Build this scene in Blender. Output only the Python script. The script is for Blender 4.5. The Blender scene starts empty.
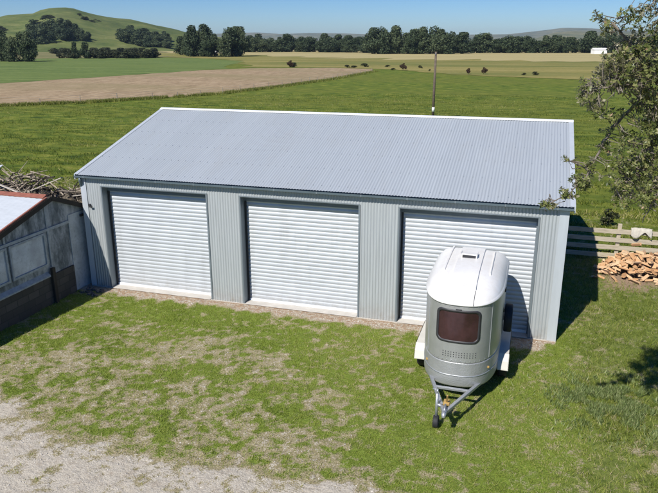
import bpy, math, random
import numpy as np
from mathutils import Vector, Matrix, noise as mnoise
random.seed(7); rng = np.random.default_rng(11)
R = math.radians
SC = bpy.context.scene
COL = SC.collection

# ------------------------------------------------------------------ helpers
def tag(o, label=None, cat=None, group=None, kind=None):
    if label: o['label'] = label
    if cat: o['category'] = cat
    if group: o['group'] = group
    if kind: o['kind'] = kind
    return o

def empty(name, loc=(0, 0, 0), rz=0, label=None, cat=None, group=None):
    o = bpy.data.objects.new(name, None); COL.objects.link(o)
    o.location = loc; o.rotation_euler = (0, 0, rz); o.empty_display_size = .2
    return tag(o, label, cat, group)

class MB:
    """collects shapes, then links them as one mesh object"""
    def __init__(s): s.v = []; s.f = []; s.m = []; s.cur = 0
    def add(s, vs, fs):
        b = len(s.v); s.v += [tuple(v) for v in vs]
        s.f += [tuple(b + i for i in f) for f in fs]; s.m += [s.cur] * len(fs)
    def box(s, x0, x1, y0, y1, z0, z1, M=None):
        vs = [Vector((x, y, z)) for x in (x0, x1) for y in (y0, y1) for z in (z0, z1)]
        if M is not None: vs = [M @ v for v in vs]
        s.add(vs, [(0, 1, 3, 2), (4, 6, 7, 5), (0, 4, 5, 1), (2, 3, 7, 6), (0, 2, 6, 4), (1, 5, 7, 3)])
    def bar(s, a, b, w, h, up=(0, 0, 1)):
        a = Vector(a); b = Vector(b); d = (b - a); L = d.length; d.normalize()
        r = d.cross(Vector(up));
        if r.length < 1e-4: r = d.cross(Vector((0, 1, 0)))
        r.normalize(); u = r.cross(d)
        vs = []
        for t in (0, L):
            for sx, sz in ((-1, -1), (1, -1), (1, 1), (-1, 1)):
                vs.append(a + d * t + r * (sx * w / 2) + u * (sz * h / 2))
        s.add(vs, [(0, 1, 2, 3), (7, 6, 5, 4), (0, 4, 5, 1), (1, 5, 6, 2), (2, 6, 7, 3), (3, 7, 4, 0)])
    def tube(s, pts, rad, n=8, caps=True):
        pts = [Vector(p) for p in pts]
        if not hasattr(rad, '__len__'): rad = [rad] * len(pts)
        vs = []; fs = []
        prev = None
        for i, p in enumerate(pts):
            d = (pts[min(i + 1, len(pts) - 1)] - pts[max(i - 1, 0)])
            if d.length < 1e-9: d = Vector((0, 0, 1))
            d.normalize()
            if prev is None:
                r = d.cross(Vector((0, 0, 1)))
                if r.length < 1e-3: r = d.cross(Vector((0, 1, 0)))
            else: r = prev - d * prev.dot(d)
            r.normalize(); prev = r; u = r.cross(d)
            for k in range(n):
                a = 2 * math.pi * k / n
                vs.append(p + (r * math.cos(a) + u * math.sin(a)) * rad[i])
        for i in range(len(pts) - 1):
            for k in range(n):
                fs.append((i * n + k, i * n + (k + 1) % n, (i + 1) * n + (k + 1) % n, (i + 1) * n + k))
        if caps:
            fs.append(tuple(range(n - 1, -1, -1))); fs.append(tuple((len(pts) - 1) * n + k for k in range(n)))
        s.add(vs, fs)
    def grid(s, P):      # P[i][j] points
        n = len(P); m = len(P[0])
        s.add([p for row in P for p in row],
              [(i * m + j, (i + 1) * m + j, (i + 1) * m + j + 1, i * m + j + 1) for i in range(n - 1) for j in range(m - 1)])
    def prism(s, poly, axis, a, b):   # poly in the two other axes
        def pt(p, t):
            if axis == 'x': return (t, p[0], p[1])
            if axis == 'y': return (p[0], t, p[1])
            return (p[0], p[1], t)
        n = len(poly)
        s.add([pt(p, a) for p in poly] + [pt(p, b) for p in poly],
              [tuple(range(n)), tuple(range(2 * n - 1, n - 1, -1))] + [(i, (i + 1) % n, n + (i + 1) % n, n + i) for i in range(n)])
    def build(s, name, mats, parent=None, smooth=False, bevel=0):
        me = bpy.data.meshes.new(name); me.from_pydata(s.v, [], s.f)
        if not isinstance(mats, (list, tuple)): mats = [mats]
        for m in mats: me.materials.append(m)
        if any(s.m): me.polygons.foreach_set('material_index', s.m)
        if smooth: me.polygons.foreach_set('use_smooth', [True] * len(me.polygons))
        me.update()
        o = bpy.data.objects.new(name, me); COL.objects.link(o)
        if parent: o.parent = parent
        if bevel:
            b = o.modifiers.new('bevel', 'BEVEL'); b.width = bevel; b.segments = 2; b.limit_method = 'ANGLE'; b.angle_limit = R(40)
        return o

def np_mesh(name, V, F, mats, attrs=None, smooth=False, parent=None):
    """V (n,3), F (m,k) numpy, attrs {name: per-vertex floats}"""
    me = bpy.data.meshes.new(name)
    n = len(V); m, k = F.shape
    me.vertices.add(n); me.vertices.foreach_set('co', V.astype(np.float32).ravel())
    me.loops.add(m * k); me.loops.foreach_set('vertex_index', F.astype(np.int32).ravel())
    me.polygons.add(m); me.polygons.foreach_set('loop_start', (np.arange(m) * k).astype(np.int32))
    if smooth: me.polygons.foreach_set('use_smooth', np.ones(m, dtype=bool))
    for key, a in (attrs or {}).items():
        at = me.attributes.new(key, 'FLOAT', 'POINT'); at.data.foreach_set('value', a.astype(np.float32))
    me.update(calc_edges=True); me.validate()
    if not isinstance(mats, (list, tuple)): mats = [mats]
    for mm in mats: me.materials.append(mm)
    o = bpy.data.objects.new(name, me); COL.objects.link(o)
    if parent: o.parent = parent
    return o

def copy_tree(o, parent=None):
    c = o.copy(); COL.objects.link(c); c.parent = parent
    for ch in [x for x in KIDS.get(o.name, [])]:
        copy_tree(ch, c)
    return c
KIDS = {}
def remember(root):
    KIDS[root.name] = list(root.children)
    for c in root.children: remember(c)

# numpy value noise
def vnoise(x, y, seed=0):
    xi = np.floor(x).astype(np.int64); yi = np.floor(y).astype(np.int64)
    fx = x - xi; fy = y - yi; fx = fx * fx * (3 - 2 * fx); fy = fy * fy * (3 - 2 * fy)
    def h(a, b):
        n = (a * 374761393 + b * 668265263 + seed * 974634777) & 0x7fffffff
        n = ((n ^ (n >> 13)) * 1274126177) & 0x7fffffff
        return ((n ^ (n >> 16)) & 0xffff) / 65535.0
    return (h(xi, yi) * (1 - fx) + h(xi + 1, yi) * fx) * (1 - fy) + (h(xi, yi + 1) * (1 - fx) + h(xi + 1, yi + 1) * fx) * fy
def fbm(x, y, seed=0, o=4):
    t = 0; a = .5; s = 0
    for i in range(o):
        t = t + a * vnoise(x * 2 ** i + 17.3 * i, y * 2 ** i - 9.1 * i, seed + i); s += a; a *= .5
    return t / s
def sstep(a, b, x):
    t = np.clip((x - a) / (b - a), 0, 1); return t * t * (3 - 2 * t)

# ------------------------------------------------------------------ materials
def newmat(name):
    m = bpy.data.materials.new(name); m.use_nodes = True
    nt = m.node_tree; b = nt.nodes['Principled BSDF']
    return m, nt, b
def N(nt, t, **kw):
    n = nt.nodes.new(t)
    for k, v in kw.items():
        if k in n.bl_rna.properties: setattr(n, k, v)
    return n
def L(nt, a, b): nt.links.new(a, b)
def noise(nt, scale, detail=4, vec=None, rough=.6, dist=0):
    n = N(nt, 'ShaderNodeTexNoise'); n.inputs['Scale'].default_value = scale
    n.inputs['Detail'].default_value = detail; n.inputs['Roughness'].default_value = rough; n.inputs['Distortion'].default_value = dist
    if vec is not None: L(nt, vec, n.inputs['Vector'])
    return n.outputs['Fac']
def wpos(nt, scale=(1, 1, 1), obj=False):
    mp = N(nt, 'ShaderNodeMapping'); mp.inputs['Scale'].default_value = scale
    if obj:
        t = N(nt, 'ShaderNodeTexCoord'); L(nt, t.outputs['Object'], mp.inputs['Vector'])
    else:
        g = N(nt, 'ShaderNodeNewGeometry'); L(nt, g.outputs['Position'], mp.inputs['Vector'])
    return mp.outputs['Vector']
def ramp(nt, fac, stops):
    r = N(nt, 'ShaderNodeValToRGB'); el = r.color_ramp.elements
    while len(el) < len(stops): el.new(.5)
    for e, (p, c) in zip(el, stops):
        e.position = p; e.color = (*c, 1) if len(c) == 3 else c
    L(nt, fac, r.inputs['Fac']); return r.outputs['Color']
def mix(nt, fac, a, b, mode='MIX'):
    m = N(nt, 'ShaderNodeMix', data_type='RGBA', blend_type=mode)
    for s, v in ((m.inputs[0], fac), (m.inputs[6], a), (m.inputs[7], b)):
        if hasattr(v, 'node'): L(nt, v, s)
        elif isinstance(v, (int, float)): s.default_value = v if s.type == 'VALUE' else (v, v, v, 1)
        else: s.default_value = (*v, 1)
    return m.outputs[2]
def mth(nt, op, a, b=0.0, c=None, clamp=False):
    m = N(nt, 'ShaderNodeMath', operation=op); m.use_clamp = clamp
    for i, v in enumerate((a, b, c)):
        if v is None: continue
        if hasattr(v, 'node'): L(nt, v, m.inputs[i])
        else: m.inputs[i].default_value = v
    return m.outputs[0]
def attr(nt, name): a = N(nt, 'ShaderNodeAttribute', attribute_name=name); return a.outputs['Fac']
def bump(nt, b, h, strength=.3, dist=.02):
    n = N(nt, 'ShaderNodeBump'); n.inputs['Strength'].default_value = strength; n.inputs['Distance'].default_value = dist
    L(nt, h, n.inputs['Height']); L(nt, n.outputs[0], b.inputs['Normal'])

def plain(name, col, rough=.6, metal=0, var=.12, scale=3, spec=.5, dirt=None, bmp=0):
    m, nt, b = newmat(name)
    v = wpos(nt, obj=True)
    f = noise(nt, scale, 5, v)
    lo = tuple(c * (1 - var) for c in col); hi = tuple(min(1, c * (1 + var)) for c in col)
    c = ramp(nt, f, [(.3, lo), (.7, hi)])
    if dirt:
        f2 = noise(nt, scale * 4, 6, v, .7)
        c = mix(nt, mth(nt, 'MULTIPLY', ramp(nt, f2, [(.45, (0, 0, 0)), (.75, (1, 1, 1))]), dirt[1]), c, dirt[0])
    L(nt, c, b.inputs['Base Color'])
    b.inputs['Roughness'].default_value = rough; b.inputs['Metallic'].default_value = metal
    b.inputs['Specular IOR Level'].default_value = spec
    if bmp: bump(nt, b, noise(nt, scale * 12, 4, v), bmp, .01)
    return m

def metal_sheet(name, col, rough, metal, streak=(1, 1, 1), var=.1, rust=0, rowcol=None):
    m, nt, b = newmat(name)
    v = wpos(nt, streak, True)
    f = noise(nt, 2.2, 6, v, .65)
    c = ramp(nt, f, [(.3, tuple(x * (1 - var) for x in col)), (.7, tuple(min(1, x * (1 + var)) for x in col))])
    f2 = noise(nt, .5, 3, wpos(nt, (1, 1, 1), True))
    c = mix(nt, mth(nt, 'MULTIPLY', f2, .25), c, tuple(x * .78 for x in col))
    if name == 'roof_steel':
        sx = N(nt, 'ShaderNodeSeparateXYZ'); L(nt, wpos(nt), sx.inputs[0])
        wn = N(nt, 'ShaderNodeTexWhiteNoise', noise_dimensions='1D'); L(nt, mth(nt, 'FLOOR', mth(nt, 'DIVIDE', sx.outputs[0], .76)), wn.inputs['W'])
        c = mix(nt, mth(nt, 'MULTIPLY', wn.outputs['Value'], .14), c, tuple(x * .7 for x in col))
        sp = noise(nt, 1.3, 7, wpos(nt, (1, .35, .35)), .75)
        c = mix(nt, mth(nt, 'MULTIPLY', ramp(nt, sp, [(.5, (0, 0, 0)), (.75, (1, 1, 1))]), .30), c, (.36, .36, .34))
    if rowcol:
        sx = N(nt, 'ShaderNodeSeparateXYZ'); L(nt, wpos(nt), sx.inputs[0])
        mud = mth(nt, 'SUBTRACT', 1.0, mth(nt, 'DIVIDE', sx.outputs[2], rowcol), clamp=True)
        mud = mth(nt, 'MULTIPLY', mth(nt, 'MULTIPLY', mud, mud), ramp(nt, noise(nt, 5, 6, wpos(nt), .75), [(.35, (0, 0, 0)), (.65, (1, 1, 1))]))
        c = mix(nt, mth(nt, 'MULTIPLY', mud, .7), c, (.26, .22, .16))
        f3 = noise(nt, 1, 4, wpos(nt, (3.5, 3.5, .25)), .6)
        c = mix(nt, mth(nt, 'MULTIPLY', ramp(nt, f3, [(.52, (0, 0, 0)), (.72, (1, 1, 1))]), .22), c, (.27, .27, .25))
    L(nt, c, b.inputs['Base Color'])
    L(nt, mth(nt, 'MULTIPLY_ADD', f, .2, rough - .1), b.inputs['Roughness'])
    b.inputs['Metallic'].default_value = metal
    return m

M = {}
M['roof'] = metal_sheet('roof_steel', (.395, .43, .455), .45, .12, (14, .35, .35), .06)
M['wall'] = metal_sheet('wall_steel', (.405, .435, .44), .48, .15, (10, 10, .4), .10, 0, .7)
M['flash'] = metal_sheet('flashing_steel', (.52, .56, .59), .4, .2, (3, 3, .6), .06)
M['flashdark'] = metal_sheet('gutter_steel', (.115, .155, .175), .4, .3, (1, 1, 1), .1)
M['jamb'] = metal_sheet('jamb_steel', (.21, .245, .265), .45, .3, (3, 3, .6), .06)
M['ridge'] = metal_sheet('ridge_steel', (.80, .82, .84), .4, .1, (2, 2, 2), .05)
M['door'] = metal_sheet('door_steel', (.50, .53, .555), .42, .1, (.5, .5, 3), .08, 0, .55)
M['head_shade'] = plain('painted_head_shade', (.15, .18, .20), .5, .2)  # slate tone standing in for the lintel's shadow on the doors
M['conc'] = plain('pale_concrete', (.52, .49, .44), .85, 0, .12, 4, dirt=((.35, .31, .26), .5), bmp=.3)
M['gel'] = plain('white_gelcoat', (.76, .75, .72), .28, 0, .04, 2, dirt=((.50, .42, .33), .30))
M['silver'] = plain('silver_panel', (.43, .44, .435), .36, .5, .08, 5, dirt=((.30, .31, .29), .4))
M['silver2'] = plain('grey_gelcoat', (.36, .37, .365), .45, .35, .08, 5, dirt=((.30, .30, .27), .4))
def tread():
    m = M['silver2']; nt = m.node_tree; b = nt.nodes['Principled BSDF']
    v = N(nt, 'ShaderNodeTexVoronoi'); v.inputs['Scale'].default_value = 34; L(nt, wpos(nt, (1, 1, 1), True), v.inputs['Vector'])
    bump(nt, b, v.outputs['Distance'], .5, .006)
tread()
M['black'] = plain('black_rubber', (.018, .018, .02), .7, 0, .2, 9)
M['dark'] = plain('dark_frame', (.03, .03, .032), .5, 0, .2, 9)
M['galv'] = plain('galvanised_steel', (.42, .44, .46), .45, .6, .12, 20, dirt=((.25, .22, .18), .4))
M['wheel'] = plain('wheel_rim', (.6, .6, .6), .4, .5)
M['fender'] = plain('fender_paint', (.56, .54, .48), .45, 0, .06, 5, dirt=((.45, .4, .32), .3))
M['orange'] = plain('rusty_yellow', (.40, .26, .08), .6, .1, .2, 30)
M['glassred'] = plain('tinted_pane', (.040, .018, .020), .10, 0, .35, 4, spec=.6)
M['lamp'] = plain('tail_lamp_red', (.4, .02, .02), .25)
M['rust'] = plain('rust_red_paint', (.27, .095, .06), .7, 0, .25, 8, dirt=((.18, .07, .05), .6))
M['oldroof'] = metal_sheet('old_roof_white', (.53, .56, .58), .5, .05, (1, 6, 1), .08)
M['pole'] = plain('pole_timber', (.13, .10, .075), .9, 0, .3, 6, dirt=((.05, .04, .03), .6), bmp=.4)
M['polewhite'] = plain('white_band', (.75, .75, .72), .6)
M['bark'] = plain('bark_grey', (.17, .14, .11), .9, 0, .35, 14, dirt=((.34, .32, .28), .6), bmp=.6)
M['darkbark'] = plain('bark_dark', (.035, .028, .02), .95, 0, .3, 1)
M['deadwood'] = plain('dead_wood', (.36, .30, .23), .9, 0, .5, 6, dirt=((.06, .05, .04), .7))
M['brushsoil'] = plain('brush_mulch', (.075, .06, .042), 1, 0, .6, 3, dirt=((.26, .22, .15), .6), bmp=.6)
M['greypost'] = plain('grey_post', (.26, .23, .18), .9, 0, .3, 3)
M['plank'] = plain('weathered_plank', (.50, .45, .38), .85, 0, .3, 5, dirt=((.18, .16, .13), .6), bmp=.4)
M['cloth'] = plain('pale_cloth', (.47, .44, .37), .9, 0, .2, 10, dirt=((.3, .27, .22), .5), bmp=.4)
M['whitewall'] = plain('far_white_wall', (.8, .8, .78), .7)
M['greyroof'] = plain('far_grey_roof', (.3, .3, .32), .7)

def rail_mat():
    m, nt, b = newmat('fence_timber')
    v = wpos(nt, (1.5, 30, 30), True)
    c = ramp(nt, noise(nt, 2, 6, v), [(.25, (.20, .16, .11)), (.5, (.44, .38, .28)), (.8, (.58, .52, .41))])
    L(nt, c, b.inputs['Base Color']); b.inputs['Roughness'].default_value = .85
    bump(nt, b, noise(nt, 4, 5, v), .4, .01); return m
M['rail'] = rail_mat()

def split_mat():
    m, nt, b = newmat('split_firewood')
    oi = N(nt, 'ShaderNodeObjectInfo')
    c = ramp(nt, oi.outputs['Random'], [(0, (.50, .27, .12)), (.5, (.66, .42, .22)), (1, (.78, .58, .36))])
    v = wpos(nt, (30, 30, 3), True)
    c = mix(nt, mth(nt, 'MULTIPLY', noise(nt, 2, 5, v), .6), c, (.30, .15, .07))
    L(nt, c, b.inputs['Base Color']); b.inputs['Roughness'].default_value = .85; return m
M['split'] = split_mat()
M['logbark'] = plain('log_bark', (.15, .09, .06), .95, 0, .4, 8, bmp=.5)

def fibro_mat(dark=False):
    m, nt, b = newmat('weathered_fibre_cement')
    v = wpos(nt, (1, 1, .45), True)
    f = noise(nt, 2.6, 8, v, .72)
    c = ramp(nt, f, [(.34, (.05, .057, .06)), (.46, (.16, .18, .19)), (.56, (.33, .35, .365)), (.7, (.50, .51, .52))])
    f2 = noise(nt, 14, 6, wpos(nt, (1, 1, .3), True), .7)
    c = mix(nt, mth(nt, 'MULTIPLY', ramp(nt, f2, [(.5, (0, 0, 0)), (.7, (1, 1, 1))]), .6), c, (.12, .13, .13))
    L(nt, c, b.inputs['Base Color']); b.inputs['Roughness'].default_value = .9
    bump(nt, b, f2, .3, .01); return m
M['fibro'] = fibro_mat()
M['batten'] = plain('weathered_batten', (.34, .37, .39), .85, 0, .25, 6, dirt=((.12, .12, .12), .6), bmp=.3)
M['panegrey'] = plain('clouded_pane', (.40, .455, .50), .22, 0, .3, 2.2, dirt=((.17, .19, .2), .7))
M['palepanel'] = plain('pale_grey_panel', (.46, .49, .51), .7, 0, .15, 3, dirt=((.18, .19, .19), .7), bmp=.3)
def block_mat():
    m, nt, b = newmat('mossy_block')
    t = N(nt, 'ShaderNodeTexBrick'); mp = N(nt, 'ShaderNodeMapping'); mp.inputs['Rotation'].default_value = (0, R(90), R(90))
    tc = N(nt, 'ShaderNodeTexCoord'); L(nt, tc.outputs['Object'], mp.inputs['Vector'])
    sx = N(nt, 'ShaderNodeSeparateXYZ'); L(nt, tc.outputs['Object'], sx.inputs[0])
    cb = N(nt, 'ShaderNodeCombineXYZ'); L(nt, sx.outputs[1], cb.inputs[0]); L(nt, sx.outputs[2], cb.inputs[1])
    L(nt, cb.outputs[0], t.inputs['Vector'])
    t.inputs['Scale'].default_value = 1; t.inputs['Brick Width'].default_value = .4; t.inputs['Row Height'].default_value = .2
    t.inputs['Mortar Size'].default_value = .012
    t.inputs['Color1'].default_value = (.06, .05, .043, 1); t.inputs['Color2'].default_value = (.135, .115, .10, 1); t.inputs['Mortar'].default_value = (.045, .04, .035, 1)
    c = mix(nt, mth(nt, 'MULTIPLY', noise(nt, 3, 6, wpos(nt, (1, 1, 1), True), .7), .8), t.outputs['Color'], (.045, .045, .04))
    L(nt, c, b.inputs['Base Color']); b.inputs['Roughness'].default_value = .95
    bump(nt, b, noise(nt, 30, 4, wpos(nt, (1, 1, 1), True)), .5, .01); return m
M['block'] = block_mat()

# ---- ground
GREEN_A, GREEN_B, GREEN_C = (.075, .125, .012), (.185, .25, .026), (.33, .36, .075)
def ground_mat():
    m, nt, b = newmat('ground_surface')
    p = wpos(nt)
    n1 = noise(nt, .35, 5, p); n2 = noise(nt, 3.0, 6, p, .65); n3 = noise(nt, 38, 5, p, .7); n4 = noise(nt, 9, 5, p, .6)
    near = mix(nt, n2, ramp(nt, n3, [(.3, GREEN_A), (.55, GREEN_B), (.8, GREEN_C)]), ramp(nt, n3, [(.3, (.08, .12, .02)), (.7, (.22, .26, .06))]))
    # pasture beyond: streaky tufts
    ps = wpos(nt, (.55, 1, 1)); s1 = noise(nt, .9, 6, ps, .7); s2 = noise(nt, .06, 4, wpos(nt, (.25, 1, 1)), .6)
    past = ramp(nt, s1, [(.34, (.035, .062, .008)), (.46, (.085, .125, .013)), (.58, (.16, .185, .024)), (.74, (.30, .28, .07))])
    past = mix(nt, mth(nt, 'MULTIPLY', ramp(nt, s2, [(.42, (0, 0, 0)), (.62, (1, 1, 1))]), .55), past, (.14, .15, .024))
    gr = mix(nt, attr(nt, 'lawn'), past, near)
    rough_c = ramp(nt, noise(nt, 5, 6, p, .7), [(.3, (.06, .09, .016)), (.55, (.15, .18, .04)), (.8, (.27, .26, .10))])
    gr = mix(nt, attr(nt, 'rough'), gr, rough_c)
    # dry thatch
    thatch = ramp(nt, n3, [(.25, (.135, .115, .055)), (.5, (.30, .255, .14)), (.75, (.54, .475, .34))])
    gv = N(nt, 'ShaderNodeTexVoronoi'); gv.inputs['Scale'].default_value = 26; L(nt, p, gv.inputs['Vector'])
    grav = ramp(nt, n3, [(.2, (.28, .235, .165)), (.5, (.55, .49, .39)), (.8, (.74, .68, .56))])
    grav = mix(nt, .35, grav, ramp(nt, gv.outputs['Distance'], [(0, (.62, .6, .55)), (.5, (.36, .33, .28))]))
    grav = mix(nt, mth(nt, 'MULTIPLY', ramp(nt, noise(nt, 5, 7, p, .75), [(.5, (0, 0, 0)), (.68, (1, 1, 1))]), .6), grav, (.30, .235, .165))
    ba = attr(nt, 'bare')
    br = mth(nt, 'ADD', ba, mth(nt, 'MULTIPLY', mth(nt, 'SUBTRACT', n3, .5), 1.3))
    br = mth(nt, 'ADD', br, mth(nt, 'MULTIPLY', mth(nt, 'SUBTRACT', n4, .5), 1.0))
    thm = ramp(nt, br, [(.22, (0, 0, 0)), (.50, (1, 1, 1))]); gvm = ramp(nt, br, [(.66, (0, 0, 0)), (.86, (1, 1, 1))])
    c = mix(nt, thm, gr, thatch); c = mix(nt, gvm, c, grav)
    soil = ramp(nt, n3, [(.3, (.20, .135, .085)), (.6, (.38, .27, .18)), (.8, (.56, .42, .29))])
    so = mth(nt, 'ADD', attr(nt, 'soil'), mth(nt, 'MULTIPLY', mth(nt, 'SUBTRACT', n4, .5), 1.4))
    c = mix(nt, ramp(nt, so, [(.4, (0, 0, 0)), (.7, (1, 1, 1))]), c, soil)
    L(nt, c, b.inputs['Base Color']); b.inputs['Roughness'].default_value = .95; b.inputs['Specular IOR Level'].default_value = .15
    h = mth(nt, 'ADD', mth(nt, 'MULTIPLY', n3, .5), n4)
    bump(nt, b, h, .8, .05)
    return m
M['ground'] = ground_mat()

def field_mat(name, stops, sc=(.2, 1, 1), scale=.5, fine=2.5, mixc=None):
    m, nt, b = newmat(name)
    f = noise(nt, scale, 6, wpos(nt, sc), .65); f2 = noise(nt, fine, 5, wpos(nt), .7)
    f3 = noise(nt, fine * 5, 3, wpos(nt, (1, 1, 1)), .7)
    c = ramp(nt, mth(nt, 'ADD', mth(nt, 'MULTIPLY', f3, .2), mth(nt, 'MULTIPLY_ADD', f2, .35, mth(nt, 'MULTIPLY', f, .45))), stops)
    if mixc: c = mix(nt, mth(nt, 'MULTIPLY', ramp(nt, noise(nt, .035, 4, wpos(nt, (.35, 1, 1))), [(.45, (0, 0, 0)), (.6, (1, 1, 1))]), .7), c, mixc)
    L(nt, c, b.inputs['Base Color']); b.inputs['Roughness'].default_value = 1; b.inputs['Specular IOR Level'].default_value = .1
    return m
M['brown'] = field_mat('cut_maize_stubble', [(.36, (.15, .105, .055)), (.5, (.32, .235, .14)), (.66, (.48, .37, .24))], (1, .25, 1), .8, 1.6, (.24, .20, .10))
M['crop'] = field_mat('bright_pasture', [(.36, (.06, .095, .025)), (.5, (.12, .165, .045)), (.66, (.20, .24, .08))], (.2, 1, 1), .25, .7, (.13, .17, .045))
M['dry'] = field_mat('dry_pasture', [(.36, (.12, .125, .032)), (.5, (.24, .21, .065)), (.66, (.38, .31, .13))], (.15, 1, 1), .08, .9, (.12, .14, .035))
M['roughflat'] = field_mat('rough_flat_pasture', [(.3, (.12, .12, .045)), (.5, (.20, .18, .08)), (.72, (.33, .28, .15))], (.3, 1, 1), .06, .5, (.09, .11, .03))
M['straw'] = field_mat('straw_pasture', [(.3, (.26, .22, .10)), (.5, (.38, .32, .15)), (.72, (.46, .39, .21))], (.12, 1, 1), .05, .6)
M['hill'] = field_mat('hill_pasture', [(.34, (.035, .055, .02)), (.45, (.09, .12, .035)), (.56, (.15, .165, .055)), (.72, (.24, .22, .12))], (1, 1, 2.5), .022, .09, (.075, .10, .03))
M['farhill'] = field_mat('far_hill_pasture', [(.3, (.10, .12, .07)), (.5, (.20, .19, .11)), (.75, (.33, .29, .19))], (1, 1, 1), .004, .02, (.06, .09, .05))

def leaf_mat(name, stops, trans=.25, rough=.5, backface=None, attrn='tint', objrand=0):
    m, nt, b = newmat(name)
    fac = attr(nt, attrn)
    if objrand:
        oi = N(nt, 'ShaderNodeObjectInfo')
        fac = mth(nt, 'ADD', mth(nt, 'MULTIPLY', fac, 1 - objrand), mth(nt, 'MULTIPLY', oi.outputs['Random'], objrand))
    c = ramp(nt, fac, stops)
    if backface:
        g = N(nt, 'ShaderNodeNewGeometry'); c = mix(nt, g.outputs['Backfacing'], c, backface)
    L(nt, c, b.inputs['Base Color']); b.inputs['Roughness'].default_value = rough; b.inputs['Specular IOR Level'].default_value = .3
    tr = N(nt, 'ShaderNodeBsdfTranslucent'); L(nt, c, tr.inputs['Color'])
    ms = N(nt, 'ShaderNodeMixShader'); ms.inputs[0].default_value = trans
    out = nt.nodes['Material Output']
    L(nt, b.outputs[0], ms.inputs[1]); L(nt, tr.outputs[0], ms.inputs[2]); L(nt, ms.outputs[0], out.inputs['Surface'])
    return m
M['blade'] = leaf_mat('lawn_blade', [(0, (.11, .16, .016)), (.45, (.27, .33, .045)), (.8, (.42, .42, .12)), (1, (.56, .46, .28))], .45, .6)
M['tall'] = leaf_mat('tall_grass_blade', [(0, (.05, .085, .010)), (.5, (.145, .18, .022)), (.85, (.31, .31, .06)), (1, (.46, .40, .17))], .4, .6)
M['weed'] = leaf_mat('weed_leaf', [(0, (.10, .145, .04)), (.6, (.20, .26, .085)), (1, (.34, .37, .17))], .3, .6)
M['farleaf'] = leaf_mat('dark_tree_leaf', [(0, (.018, .034, .016)), (.5, (.052, .076, .032)), (1, (.13, .155, .07))], .1, .7, objrand=.35)
M['bushleaf'] = leaf_mat('scrub_leaf', [(0, (.022, .028, .012)), (.5, (.045, .055, .022)), (1, (.09, .09, .04))], .15, .7, objrand=.3)
M['rust_leaf'] = leaf_mat('rusty_leaf', [(0, (.030, .015, .010)), (.5, (.055, .03, .018)), (1, (.09, .055, .03))], .1, .8)
M['treeleaf'] = leaf_mat('olive_tree_leaf', [(0, (.045, .065, .018)), (.35, (.13, .16, .045)), (.65, (.23, .25, .085)), (.85, (.34, .32, .14)), (1, (.38, .22, .14))], .38, .35, backface=(.34, .32, .20))

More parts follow.
